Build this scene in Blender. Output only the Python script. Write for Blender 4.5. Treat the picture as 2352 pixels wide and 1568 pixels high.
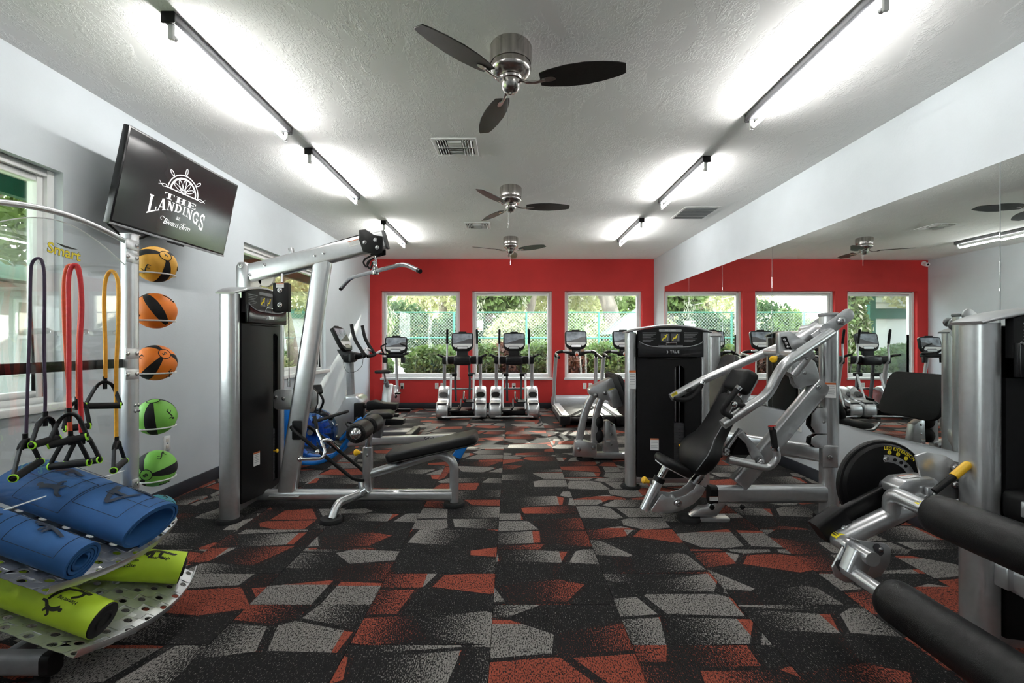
import bpy, bmesh, math, random
import numpy as np
from mathutils import Vector as V, Matrix
for o in list(bpy.data.objects): bpy.data.objects.remove(o)
SC = bpy.context.scene; COL = SC.collection
random.seed(7); RNG = np.random.default_rng(7)
PI = math.pi; R = math.radians

# ------------------------------------------------------------------ camera
FPX, CX, CY, CAMZ = 1045.0, 1173.0, 789.0, 1.30      # focal length and principal point in a 2352x1568 frame
cd = bpy.data.cameras.new('camera'); cam = bpy.data.objects.new('camera', cd); COL.objects.link(cam)
cd.sensor_width = 36.0; cd.lens = 36.0*FPX/2352; cd.shift_x = (1176-CX)/2352; cd.shift_y = (CY-784)/2352
cd.clip_start = 0.02; cd.clip_end = 300
cam.location = (0, 0, CAMZ); cam.rotation_euler = (PI/2, 0, 0); SC.camera = cam

# ------------------------------------------------------------------ world, sun, exposure
wd = bpy.data.worlds.new('sky'); SC.world = wd; wd.use_nodes = True
wn = wd.node_tree.nodes; wl = wd.node_tree.links
sky = wn.new('ShaderNodeTexSky'); sky.sky_type = 'NISHITA'; sky.sun_disc = False
sky.sun_elevation = R(32); sky.sun_rotation = R(-20); sky.air_density = 1.3; sky.dust_density = 4.0
hz = wn.new('ShaderNodeMixRGB'); hz.inputs[0].default_value = 0.55; hz.inputs[2].default_value = (9.0, 9.3, 9.6, 1)
wl.new(sky.outputs[0], hz.inputs[1]); wl.new(hz.outputs[0], wn['Background'].inputs[0])
wn['Background'].inputs[1].default_value = 1.15
sd = bpy.data.lights.new('sun', 'SUN'); sd.energy = 16.0; sd.angle = R(0.6); sd.color = (1, .94, .82)
sun = bpy.data.objects.new('sun', sd); COL.objects.link(sun)
sun.rotation_euler = V((-.50, -1.0, -.62)).to_track_quat('-Z', 'Y').to_euler()
VS = SC.view_settings; VS.view_transform = 'Standard'; VS.look = 'None'; VS.gamma = 1; VS.use_curve_mapping = False
VS.exposure = 0.66
TUBE_STRENGTH = 80.0
SC.cycles.use_denoising = True
SC.cycles.max_bounces = 7; SC.cycles.diffuse_bounces = 5; SC.cycles.glossy_bounces = 4
SC.cycles.use_adaptive_sampling = True; SC.cycles.adaptive_threshold = 0.09; SC.cycles.adaptive_min_samples = 16
SC.cycles.transparent_max_bounces = 14; SC.cycles.transmission_bounces = 4; SC.cycles.caustics_reflective = True; SC.cycles.blur_glossy = 1.0
SC.cycles.caustics_refractive = False; SC.cycles.sample_clamp_indirect = 6.0

# ------------------------------------------------------------------ materials
MT = {}
def nt(name):
    m = bpy.data.materials.new(name); m.use_nodes = True
    return m, m.node_tree.nodes, m.node_tree.links, m.node_tree.nodes['Principled BSDF']
def mat(name, col, rough=.5, metal=0., var=.08, vs=14., bump=0., bs=250., coat=0., emit=0., spec=.5, stretch=None):
    m, n, l, b = nt(name)
    tc = n.new('ShaderNodeTexCoord'); src = tc.outputs['Object']
    if stretch:
        mp = n.new('ShaderNodeMapping'); mp.inputs['Scale'].default_value = stretch
        l.new(src, mp.inputs[0]); src = mp.outputs[0]
    no = n.new('ShaderNodeTexNoise'); no.inputs['Scale'].default_value = vs; no.inputs['Detail'].default_value = 4
    l.new(src, no.inputs['Vector'])
    cr = n.new('ShaderNodeValToRGB'); e = cr.color_ramp.elements
    e[0].position = .3; e[1].position = .7
    e[0].color = [c*(1-var) for c in col]+[1]; e[1].color = [min(1, c*(1+var)) for c in col]+[1]
    l.new(no.outputs['Fac'], cr.inputs[0]); l.new(cr.outputs[0], b.inputs['Base Color'])
    b.inputs['Roughness'].default_value = rough; b.inputs['Metallic'].default_value = metal
    b.inputs['Coat Weight'].default_value = coat; b.inputs['Specular IOR Level'].default_value = spec
    if bump:
        n2 = n.new('ShaderNodeTexNoise'); n2.inputs['Scale'].default_value = bs; n2.inputs['Detail'].default_value = 3
        l.new(src, n2.inputs['Vector'])
        bp = n.new('ShaderNodeBump'); bp.inputs['Strength'].default_value = bump; bp.inputs['Distance'].default_value = .002
        l.new(n2.outputs['Fac'], bp.inputs['Height']); l.new(bp.outputs[0], b.inputs['Normal'])
    if emit:
        l.new(cr.outputs[0], b.inputs['Emission Color']); b.inputs['Emission Strength'].default_value = emit
    MT[name] = m; return m
mat('silver', (.60, .61, .62), .30, .80, .04, 30, .04, 900)
mat('brushed', (.50, .47, .45), .22, 1., .38, 9, stretch=(3.5, 3.5, .15))  # brushed metal; its light and dark reflection streaks are painted into the colour
mat('alu', (.62, .63, .64), .35, .75, .04, 20)
mat('chrome', (.80, .80, .82), .10, 1., .03, 10)
mat('steel', (.55, .55, .56), .25, .95, .05, 40)
mat('black', (.0065, .0065, .007), .45, 0, .15, 40, .08, 700, spec=.22)
mat('blackgloss', (.009, .009, .010), .22, 0, .1, 20, spec=.4)
mat('rubber', (.012, .012, .0125), .7, 0, .2, 60, .15, 500, spec=.25)
mat('leather', (.008, .008, .0085), .40, 0, .12, 30, .55, 420, spec=.28)
mat('darkgrey', (.07, .072, .078), .45, 0, .1, 30)
mat('grey', (.22, .225, .235), .45, .1, .08, 30)
mat('white', (.80, .81, .80), .45, 0, .03, 10)
mat('frame_white', (.83, .84, .83), .4, 0, .03, 10)
mat('ivory', (.70, .67, .60), .5, 0, .04, 10)
mat('paper', (.74, .74, .73), .6, 0, .02, 30)
mat('print_grey', (.30, .31, .32), .6, 0, .05, 30)
mat('print_dark', (.05, .05, .055), .6, 0, .05, 30)
mat('label_orange', (.55, .13, .03), .6, 0, .03, 30)
mat('yellow', (.85, .50, .02), .35, 0, .05, 20)
mat('label_yellow', (.90, .74, .03), .5, 0, .03, 20)
mat('blue', (.004, .17, .58), .40, .1, .06, 20)
mat('blue_mat', (.010, .078, .235), .75, 0, .10, 12, .2, 600)
mat('blue_print', (.006, .015, .035), .8, 0, .08, 30)
mat('lime', (.46, .66, .025), .6, 0, .05, 12, .1, 500)
mat('lime_ring', (.40, .85, .03), .5, 0, .05, 12)
mat('print_black', (.020, .022, .012), .7, 0, .1, 30)
mat('band_purple', (.050, .030, .065), .6, 0, .15, 60)
mat('band_red', (.62, .030, .035), .6, 0, .10, 60)
mat('band_orange', (.72, .10, .03), .6, 0, .10, 60)
mat('band_yellow', (.80, .40, .03), .6, 0, .08, 60)
mat('ball_yellow', (.72, .36, .03), .55, 0, .06, 14, .15, 300)
mat('ball_orange', (.82, .20, .012), .55, 0, .06, 14, .15, 300)
mat('ball_green', (.19, .50, .07), .55, 0, .06, 14, .15, 300)
mat('ball_teal', (.05, .28, .36), .55, 0, .06, 14, .15, 300)
mat('wall', (.57, .615, .645), .75, 0, .03, 3, .35, 60)
mat('wall_red', (.60, .028, .026), .70, 0, .05, 3, .3, 60)
mat('baseboard', (.022, .025, .033), .5, 0, .1, 10)
mat('blade', (.014, .013, .012), .36, 0, .3, 60, .15, 300)
mat('screen', (.020, .020, .021), .12, 0, .03, 5)
mat('screen_lit', (.16, .18, .20), .15, 0, .5, 9, emit=.35)
mat('screen_hill', (.05, .05, .052), .3, 0, .2, 9, emit=.3)
mat('logo_white', (.86, .86, .86), .5, 0, .02, 5, emit=.35)
mat('bark', (.21, .175, .14), .9, 0, .35, 6, .8, 30, stretch=(1, 1, .3))
mat('leaf', (.17, .24, .075), .6, 0, .5, 1.2)
mat('leaf_yellow', (.46, .47, .26), .6, 0, .4, 1.5)
mat('leaf_dark', (.085, .14, .06), .6, 0, .5, 1.2)
mat('hedge', (.10, .17, .05), .6, 0, .6, 2.)
mat('hedge_red', (.14, .070, .045), .6, 0, .5, 2.)
mat('moss', (.48, .48, .36), .8, 0, .3, 2.)
mat('grass', (.13, .19, .05), .9, 0, .4, 2.)
mat('paving', (.55, .53, .50), .85, 0, .12, 1.5)
mat('siding', (.66, .68, .67), .7, 0, .04, 3)
mat('green_trim', (.008, .10, .065), .5, 0, .08, 5)
mat('green_post', (.05, .20, .15), .5, 0, .08, 5)
mat('wire', (.50, .56, .54), .5, .5, .05, 5)
mat('soffit', (.50, .48, .42), .8, 0, .05, 3)
mat('brown', (.16, .075, .045), .7, 0, .15, 5)
mat('canopy', (.35, .42, .36), .7, 0, .08, 3)
mat('pink', (.70, .30, .42), .6, 0, .05, 3)
mat('soil', (.10, .075, .05), .95, 0, .3, 4)
m = mat('tube', (1, .99, .97), .5, 0, 0, 1); m.node_tree.nodes['Principled BSDF'].inputs['Emission Strength'].default_value = TUBE_STRENGTH
m.node_tree.nodes['Principled BSDF'].inputs['Emission Color'].default_value = (1, .985, .96, 1)
for k_ in ('screen_lit', 'screen_hill', 'logo_white'): MT[k_].cycles.emission_sampling = 'NONE'
mat('mirror', (.83, .87, .855), .004, 1., .01, 2)

def leafy(name):
    m = MT[name]; n = m.node_tree.nodes; l = m.node_tree.links; b = n['Principled BSDF']; out = n['Material Output']
    tr = n.new('ShaderNodeBsdfTranslucent'); mx = n.new('ShaderNodeMixShader'); mx.inputs[0].default_value = .5
    l.new(b.inputs['Base Color'].links[0].from_socket, tr.inputs[0])
    l.new(b.outputs[0], mx.inputs[1]); l.new(tr.outputs[0], mx.inputs[2]); l.new(mx.outputs[0], out.inputs[0])
for k_ in ('leaf', 'leaf_yellow', 'leaf_dark', 'hedge', 'hedge_red', 'moss', 'canopy', 'pink'): leafy(k_)
def thin(name, tint, fmin, fmax, rough=.0):
    m, n, l, b = nt(name); out = n['Material Output']; n.remove(b)
    tr = n.new('ShaderNodeBsdfTransparent'); gl = n.new('ShaderNodeBsdfGlossy'); mx = n.new('ShaderNodeMixShader')
    lw = n.new('ShaderNodeLayerWeight'); lw.inputs[0].default_value = .35
    no = n.new('ShaderNodeTexNoise'); no.inputs['Scale'].default_value = 1.5
    mr = n.new('ShaderNodeMapRange'); mr.inputs[3].default_value = fmin; mr.inputs[4].default_value = fmax
    bp = n.new('ShaderNodeBump'); bp.inputs['Strength'].default_value = .02; bp.inputs['Distance'].default_value = .002
    tr.inputs[0].default_value = (*tint, 1); gl.inputs['Roughness'].default_value = rough
    l.new(no.outputs['Fac'], bp.inputs['Height']); l.new(bp.outputs[0], gl.inputs['Normal'])
    l.new(lw.outputs['Fresnel'], mr.inputs[0]); l.new(mr.outputs[0], mx.inputs[0])
    l.new(tr.outputs[0], mx.inputs[1]); l.new(gl.outputs[0], mx.inputs[2]); l.new(mx.outputs[0], out.inputs[0])
    MT[name] = m
thin('glass', (.93, .96, .95), .05, .45)
thin('acrylic', (.975, .983, .983), .015, .16, .02)
thin('acrylic_rod', (.975, .985, .985), .03, .22, .05)
thin('water_blue', (.62, .80, 1.0), .06, .35, .02)

def ceiling_mat():
    m, n, l, b = nt('ceiling'); MT['ceiling'] = m
    tc = n.new('ShaderNodeTexCoord')
    no = n.new('ShaderNodeTexNoise'); no.inputs['Scale'].default_value = 5; no.inputs['Detail'].default_value = 6; no.inputs['Distortion'].default_value = 1.2
    n2 = n.new('ShaderNodeTexNoise'); n2.inputs['Scale'].default_value = 26; n2.inputs['Detail'].default_value = 5; n2.inputs['Distortion'].default_value = 2.5
    mp = n.new('ShaderNodeMapping'); mp.inputs['Scale'].default_value = (1, .55, 1)
    l.new(tc.outputs['Object'], mp.inputs[0]); l.new(mp.outputs[0], no.inputs['Vector']); l.new(mp.outputs[0], n2.inputs['Vector'])
    r1 = n.new('ShaderNodeValToRGB'); r1.color_ramp.elements[0].position = .42; r1.color_ramp.elements[1].position = .56
    l.new(no.outputs['Fac'], r1.inputs[0])
    r2 = n.new('ShaderNodeValToRGB'); r2.color_ramp.elements[0].position = .47; r2.color_ramp.elements[1].position = .53
    l.new(n2.outputs['Fac'], r2.inputs[0])
    mu = n.new('ShaderNodeMath'); mu.operation = 'MULTIPLY'; l.new(r1.outputs[0], mu.inputs[0]); l.new(r2.outputs[0], mu.inputs[1])
    bp = n.new('ShaderNodeBump'); bp.inputs['Strength'].default_value = .55; bp.inputs['Distance'].default_value = .004
    l.new(mu.outputs[0], bp.inputs['Height']); l.new(bp.outputs[0], b.inputs['Normal'])
    cr = n.new('ShaderNodeValToRGB'); e = cr.color_ramp.elements
    e[0].color = (.84, .845, .835, 1); e[1].color = (.88, .885, .875, 1)
    l.new(no.outputs['Fac'], cr.inputs[0]); l.new(cr.outputs[0], b.inputs['Base Color'])
    b.inputs['Roughness'].default_value = .85
ceiling_mat()

def carpet_mat():
    m, n, l, b = nt('carpet'); MT['carpet'] = m
    def N(t, **k):
        x = n.new('ShaderNode'+t)
        for a, v in k.items(): setattr(x, a, v)
        return x
    def math_(op, a, b_=None, c=None):
        x = N('Math', operation=op)
        for i, q in enumerate((a, b_, c)):
            if q is None: continue
            if isinstance(q, (int, float)): x.inputs[i].default_value = q
            else: l.new(q, x.inputs[i])
        return x.outputs[0]
    def mixc(f, a, b_):
        x = N('MixRGB')
        for i, q in enumerate((f, a, b_)):
            if isinstance(q, (int, float)): x.inputs[i].default_value = q
            elif isinstance(q, tuple): x.inputs[i].default_value = (*q, 1)
            else: l.new(q, x.inputs[i])
        return x.outputs[0]
    tc = N('TexCoord'); oi = N('ObjectInfo')
    sp = N('SeparateXYZ'); l.new(tc.outputs['Object'], sp.inputs[0])
    ox = math_('MULTIPLY', oi.outputs['Random'], 37.0); oy = math_('MULTIPLY', oi.outputs['Random'], 91.7)
    px = math_('MULTIPLY_ADD', sp.outputs['X'], 1/.43, ox); py = math_('MULTIPLY_ADD', sp.outputs['Y'], 1/.215, oy)
    cb = N('CombineXYZ'); l.new(px, cb.inputs[0]); l.new(py, cb.inputs[1])
    def voro(feat):
        v = N('TexVoronoi', voronoi_dimensions='2D', feature=feat); v.inputs['Scale'].default_value = 1
        v.inputs['Randomness'].default_value = .66; l.new(cb.outputs[0], v.inputs['Vector']); return v
    v1 = voro('F1'); ve = voro('DISTANCE_TO_EDGE')
    sc_ = N('SeparateColor'); l.new(v1.outputs['Color'], sc_.inputs[0])
    r, g, bl = sc_.outputs
    ps = N('SeparateXYZ'); l.new(v1.outputs['Position'], ps.inputs[0])
    lx = math_('SUBTRACT', px, ps.outputs['X']); ly = math_('SUBTRACT', py, ps.outputs['Y'])
    sgn = math_('SUBTRACT', math_('MULTIPLY', math_('GREATER_THAN', g, .5), 2.), 1.)
    usey = math_('GREATER_THAN', bl, .72)
    gr = math_('ADD', math_('MULTIPLY', lx, math_('SUBTRACT', 1., usey)), math_('MULTIPLY', ly, usey))
    u = math_('MULTIPLY_ADD', math_('MULTIPLY', gr, sgn), 1.0, .40)          # 0..1 across a cell
    u.node.use_clamp = True
    # density of coloured yarn: some cells solid, some fade to dark, some dark
    d = math_('MULTIPLY', u, math_('GREATER_THAN', r, .20))
    solid = math_('GREATER_THAN', bl, .62)
    d = math_('MAXIMUM', d, math_('MULTIPLY', math_('MULTIPLY', solid, .70), math_('GREATER_THAN', r, .20)))
    d = math_('MULTIPLY_ADD', d, .95, -.03)
    edge = math_('GREATER_THAN', ve.outputs['Distance'], .055)
    d = math_('MULTIPLY', d, edge)
    # yarn stipple and ribs
    mp = N('Mapping'); mp.inputs['Scale'].default_value = (1, .42, 1); l.new(tc.outputs['Object'], mp.inputs[0])
    st = N('TexNoise'); st.inputs['Scale'].default_value = 200; st.inputs['Detail'].default_value = 2; l.new(mp.outputs[0], st.inputs['Vector'])
    stp = math_('MULTIPLY_ADD', st.outputs['Fac'], 3.0, -1.0)
    k = N('MapRange'); k.inputs[1].default_value = -.22; k.inputs[2].default_value = .26
    l.new(math_('SUBTRACT', d, stp), k.inputs[0])
    # colour: orange or grey; some cells run from one to the other
    org = math_('GREATER_THAN', r, .66)
    cmixv = math_('MULTIPLY', math_('GREATER_THAN', u, .80), math_('GREATER_THAN', g, .62))
    org2 = math_('ABSOLUTE', math_('SUBTRACT', org, cmixv))
    col = mixc(org2, (.275, .262, .245), (.34, .056, .024))
    nb = N('TexNoise'); nb.inputs['Scale'].default_value = 500; l.new(tc.outputs['Object'], nb.inputs['Vector'])
    col = mixc(math_('MULTIPLY', nb.outputs['Fac'], .5), col, (.10, .085, .08))
    full = mixc(k.outputs[0], (.013, .0125, .013), col)
    l.new(full, b.inputs['Base Color']); b.inputs['Roughness'].default_value = .95; b.inputs['Specular IOR Level'].default_value = .15
    wv = N('TexWave', bands_direction='X'); wv.inputs['Scale'].default_value = 60; l.new(tc.outputs['Object'], wv.inputs['Vector'])
    hh = math_('ADD', math_('MULTIPLY', wv.outputs['Fac'], .5), st.outputs['Fac'])
    bp = N('Bump'); bp.inputs['Strength'].default_value = .5; bp.inputs['Distance'].default_value = .003
    l.new(hh, bp.inputs['Height']); l.new(bp.outputs[0], b.inputs['Normal'])
carpet_mat()

# ------------------------------------------------------------------ geometry helpers
ORG = {}
def at(x, y, Y): return V(((x-CX)/FPX*Y, Y, CAMZ-(y-CY)/FPX*Y))   # the point at depth Y seen at a pixel of the photograph
def basis(d, up=None):
    d = V(d).normalized(); up = V(up) if up is not None else V((0, 0, 1))
    if abs(d.dot(up.normalized())) > .98: up = V((0, 1, 0)) if abs(d.y) < .9 else V((1, 0, 0))
    u = up.cross(d).normalized(); return u, d.cross(u).normalized(), d
def fil(pts, r, n=5):
    pts = [V(p) for p in pts]; out = [pts[0]]
    for i in range(1, len(pts)-1):
        a, p, c = pts[i-1], pts[i], pts[i+1]
        q = min(r, (a-p).length*.49, (c-p).length*.49)
        s, e = p+(a-p).normalized()*q, p+(c-p).normalized()*q
        for k in range(n+1):
            t = k/n; out.append(s*(1-t)**2+p*2*t*(1-t)+e*t*t)
    return out+[pts[-1]]
def cat(pts, n=6, closed=False):
    P = [V(p) for p in pts]; m_ = len(P); out = []
    for i in range(m_ if closed else m_-1):
        g = lambda j: P[j % m_] if closed else P[max(0, min(m_-1, j))]
        a, b_, c, d = g(i-1), g(i), g(i+1), g(i+2)
        for k in range(n):
            t = k/n
            out.append(.5*((2*b_)+(c-a)*t+(2*a-5*b_+4*c-d)*t*t+(3*b_-a-3*c+d)*t**3))
    return out if closed else out+[P[-1]]
def rrect(w, h, r, n=3):
    o = []
    for cx_, cy_, a0 in ((w/2-r, h/2-r, 0), (-w/2+r, h/2-r, 90), (-w/2+r, -h/2+r, 180), (w/2-r, -h/2+r, 270)):
        for k in range(n+1): a = R(a0+90*k/n); o.append((cx_+r*math.cos(a), cy_+r*math.sin(a)))
    return o
def circ(r, n=12, ry=None): return [(r*math.cos(2*PI*k/n), (ry or r)*math.sin(2*PI*k/n)) for k in range(n)]
class MB:
    def __init__(s, M=None): s.v = []; s.f = []; s.M = M
    def add(s, vs, fs):
        o = len(s.v); s.v += [V(p) for p in vs]; s.f += [[i+o for i in f] for f in fs]; return s
    def box(s, c, d, rz=0, M=None):
        c = V(c); Q = M or Matrix.Rotation(rz, 3, 'Z')
        vs = [c+Q @ V((x*d[0]/2, y*d[1]/2, z*d[2]/2)) for x in (-1, 1) for y in (-1, 1) for z in (-1, 1)]
        return s.add(vs, [(0, 1, 3, 2), (4, 6, 7, 5), (0, 4, 5, 1), (2, 3, 7, 6), (0, 2, 6, 4), (1, 5, 7, 3)])
    def bb(s, a, b):                                           # box from two opposite corners
        a, b = V(a), V(b); d = b-a; return s.box((a+b)/2, (abs(d.x), abs(d.y), abs(d.z)))
    def sweep(s, pts, prof, up=None, caps=True, closed=False, scl=None):
        P = [V(p) for p in pts]; n = len(P); m_ = len(prof); vs = []; u = None
        for i, p in enumerate(P):
            a = P[i-1] if (i or closed) else P[0]; c = P[(i+1) % n] if (i < n-1 or closed) else P[-1]
            d = (c-a).normalized()
            if up is not None or u is None: u, w, _ = basis(d, up)
            else:
                u = (u-d*u.dot(d)); u = u.normalized() if u.length > 1e-6 else basis(d)[0]; w = d.cross(u).normalized()
            k = scl[i] if scl else 1
            vs += [p+u*x*k+w*y*k for x, y in prof]
        fs = []
        for i in range(n if closed else n-1):
            j = (i+1) % n
            fs += [(i*m_+k, i*m_+(k+1) % m_, j*m_+(k+1) % m_, j*m_+k) for k in range(m_)]
        if caps and not closed: fs += [list(range(m_))[::-1], [(n-1)*m_+k for k in range(m_)]]
        return s.add(vs, fs)
    def tube(s, pts, r, n=10, closed=False): return s.sweep(pts, circ(r, n), closed=closed)
    def cyl(s, a, b, r, r2=None, n=18): return s.sweep([a, b], circ(r, n), scl=[1, (r if r2 is None else r2)/r])
    def beam(s, a, b, w, h, up=None, r=.012): return s.sweep([a, b], rrect(w, h, min(r, w*.45, h*.45)), up=up)
    def lathe(s, prof, c, ax=(0, 0, 1), n=24, a0=0, a1=2*PI):    # prof: (radius, height along axis)
        c = V(c); u, w, d = basis(ax); full = abs(a1-a0-2*PI) < 1e-6; m_ = len(prof); k_ = n if full else n+1; vs = []
        for i in range(k_):
            a = a0+(a1-a0)*i/n; e = u*math.cos(a)+w*math.sin(a); vs += [c+e*r+d*h for r, h in prof]
        fs = [(i*m_+j, ((i+1) % k_)*m_+j, ((i+1) % k_)*m_+j+1, i*m_+j+1) for i in range(n) for j in range(m_-1)]
        return s.add(vs, fs)
    def prism(s, poly, o, u, w, t, hole=None):                  # 2D polygon in the plane (u, w) at o, thickness t along u x w
        o, u, w = V(o), V(u), V(w); d = u.cross(w).normalized(); n = len(poly)
        vs = [o+u*x+w*y for x, y in poly]+[o+u*x+w*y+d*t for x, y in poly]
        fs = [list(range(n))[::-1], [n+k for k in range(n)]]+[(k, (k+1) % n, n+(k+1) % n, n+k) for k in range(n)]
        return s.add(vs, fs)
    def ball(s, c, r, sc=(1, 1, 1), n=16, M=None):
        c = V(c); vs = []; m_ = n//2; Q = M or Matrix.Identity(3)
        for i in range(m_+1):
            t = PI*i/m_
            for k in range(n):
                a = 2*PI*k/n; vs.append(c+Q @ V((r*sc[0]*math.sin(t)*math.cos(a), r*sc[1]*math.sin(t)*math.sin(a), r*sc[2]*math.cos(t))))
        return s.add(vs, [(i*n+k, i*n+(k+1) % n, (i+1)*n+(k+1) % n, (i+1)*n+k)[::-1] for i in range(m_) for k in range(n)])
    def grid(s, rows):                                          # a sheet of points
        n = len(rows); m_ = len(rows[0])
        return s.add([p for r_ in rows for p in r_], [(i*m_+k, i*m_+k+1, (i+1)*m_+k+1, (i+1)*m_+k) for i in range(n-1) for k in range(m_-1)])
    def to(s, name, material, par=None, bev=0, ang=38, loc=None, seg=2, weld=True, solid=0, kind=None):
        org = V(loc) if loc is not None else (ORG.get(par.name, V()) if par else V())
        me = bpy.data.meshes.new(name)
        vs = [(s.M @ p if s.M else p)-org for p in s.v]
        me.from_pydata([tuple(p) for p in vs], [], s.f)
        if weld or bev or solid:
            bm = bmesh.new(); bm.from_mesh(me)
            if weld: bmesh.ops.remove_doubles(bm, verts=bm.verts, dist=1e-5)
            bmesh.ops.recalc_face_normals(bm, faces=bm.faces)
            if solid: bmesh.ops.solidify(bm, geom=bm.faces[:], thickness=solid)
            if bev:
                ed = [e for e in bm.edges if len(e.link_faces) == 2 and e.calc_face_angle(0) > R(28)]
                bmesh.ops.bevel(bm, geom=ed, offset=bev, segments=seg, affect='EDGES', profile=.5, clamp_overlap=True)
            bm.to_mesh(me); bm.free()
        me.polygons.foreach_set('use_smooth', [True]*len(me.polygons))
        try: me.set_sharp_from_angle(angle=R(ang))
        except Exception: pass
        me.materials.append(MT[material] if isinstance(material, str) else material)
        o = bpy.data.objects.new(name, me); COL.objects.link(o)
        if loc is not None: o.location = loc
        if par: o.parent = par
        ORG[o.name] = org
        if kind: o['kind'] = kind
        return o
def tag(o, label, cat_, group=None):
    o['label'] = label; o['category'] = cat_
    if group: o['group'] = group
    return o
def thing(name, label, cat_, loc=(0, 0, 0), rz=0, group=None, local=False):
    o = bpy.data.objects.new(name, None); COL.objects.link(o); o.location = loc; o.rotation_euler = (0, 0, rz)
    o.empty_display_size = .1; ORG[o.name] = V() if local else V(loc); return tag(o, label, cat_, group)
def struct(o): o['kind'] = 'structure'; return o
def copy_tree(o, par=None):
    c = o.copy(); COL.objects.link(c); c.parent = par; ORG[c.name] = ORG.get(o.name, V())
    for ch in [x for x in bpy.data.objects if x.parent == o]: copy_tree(ch, c)
    return c
def text_verts(s, size=1., bold=0., shear=0., align='CENTER', spacing=1.0):
    cu = bpy.data.curves.new('lettering', 'FONT'); cu.body = s; cu.size = size; cu.align_x = align; cu.align_y = 'CENTER'
    cu.offset = bold; cu.shear = shear; cu.resolution_u = 3; cu.space_character = spacing
    ob = bpy.data.objects.new('lettering', cu); COL.objects.link(ob)
    dg = bpy.context.evaluated_depsgraph_get(); me = bpy.data.meshes.new_from_object(ob.evaluated_get(dg))
    vs = [V(v.co) for v in me.vertices]; fs = [list(p.vertices) for p in me.polygons]
    bpy.data.objects.remove(ob); bpy.data.curves.remove(cu); bpy.data.meshes.remove(me)
    return vs, fs
def lettering(s, o, u, w, size, material, par, name='lettering', M=None, fn=None, **k):
    vs, fs = text_verts(s, size, **k); o, u, w = V(o), V(u), V(w); mb = MB(M)
    mb.add([fn(v.x, v.y) if fn else o+u*v.x+w*v.y for v in vs], fs)
    return mb.to(name, material, par, weld=False)
# ------------------------------------------------------------------ the room
XL, XR, YB, YF, H = -2.84, 2.89, -1.30, 9.18, 3.0
WT = .20
def wall_cells(us, zs, holes):
    """rectangles (u0,u1,z0,z1) of a wall left after the openings are cut"""
    out = []
    for i in range(len(us)-1):
        for j in range(len(zs)-1):
            c = ((us[i]+us[i+1])/2, (zs[j]+zs[j+1])/2)
            if not any(a < c[0] < b and p < c[1] < q for a, b, p, q in holes): out.append((us[i], us[i+1], zs[j], zs[j+1]))
    return out
FW = [(-2.618, -1.028, .606, 2.363), (-.782, .835, .606, 2.363), (1.089, 2.653, .606, 2.363)]
LW = [(1.05, 2.887, .925, 2.385), (4.84, 6.98, .90, 2.385)]
def wall_mesh(cells, kind):
    """one closed skin: outline front/back plus reveals"""
    mb = MB()
    for a, b, p, q in cells:
        if kind == 'far': mb.bb((a, YF, p), (b, YF+WT, q))
        else: mb.bb((XL-WT, a, p), (XL, b, q))
    return mb
struct(wall_mesh(wall_cells([XL-WT]+sorted(x for w in FW for x in w[:2])+[XR+WT], [0, .606, 2.363, H], FW), 'far').to('wall_far', 'wall_red', weld=False))
cl = []
zs = [0, .90, .925, 2.385, H]
for c in wall_cells([YB]+sorted(x for w in LW for x in w[:2])+[YF], zs, LW): cl.append(c)
struct(wall_mesh(cl, 'left').to('wall_left', 'wall', weld=False))
struct(MB().bb((XR, YB, 0), (XR+WT, YF, H)).to('wall_right', 'wall'))
struct(MB().bb((XL-WT, YB-WT, 0), (XR+WT, YB, H)).to('wall_back', 'wall'))
struct(MB().bb((XL-WT, YB-WT, H), (XR+WT, YF+WT, H+.15)).to('ceiling', 'ceiling'))
floor = struct(MB().bb((XL-WT, YB-WT, -.15), (XR+WT, YF+WT, -.012)).to('floor', 'rubber'))
# carpet tiles, laid in staggered columns, 24 inches square
TS = .6096
tm = MB().box((0, 0, -.006), (TS-.0016, TS-.0016, .012)).to('carpet_tile', 'carpet', floor, bev=.0015, seg=1)
first = True
X0 = -.0865-5*TS
for i in range(11):
    y0 = 1.965-6*TS+(0 if (i % 2) == 0 else TS/2)
    for j in range(19):
        x, y = X0+(i+.5)*TS, y0+(j+.5)*TS
        xa, xb, ya, yb = max(x-TS/2, XL), min(x+TS/2, XR), max(y-TS/2, YB), min(y+TS/2, YF)
        if xb-xa < .03 or yb-ya < .03: continue
        o = tm if first else tm.copy()
        if not first: COL.objects.link(o); o.parent = floor
        first = False
        o.location = ((xa+xb)/2, (ya+yb)/2, 0); o.scale = ((xb-xa)/TS, (yb-ya)/TS, 1)
# baseboards
for nm, a, b in (('left', (XL, YB, 0), (XL+.014, YF-.014, .112)), ('far', (XL, YF-.014, 0), (XR, YF, .112)), ('right', (XR-.014, YB, 0), (XR, YF-.014, .112))):
    struct(MB().bb(a, b).to('baseboard_'+nm, 'baseboard', bev=.004))
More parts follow.
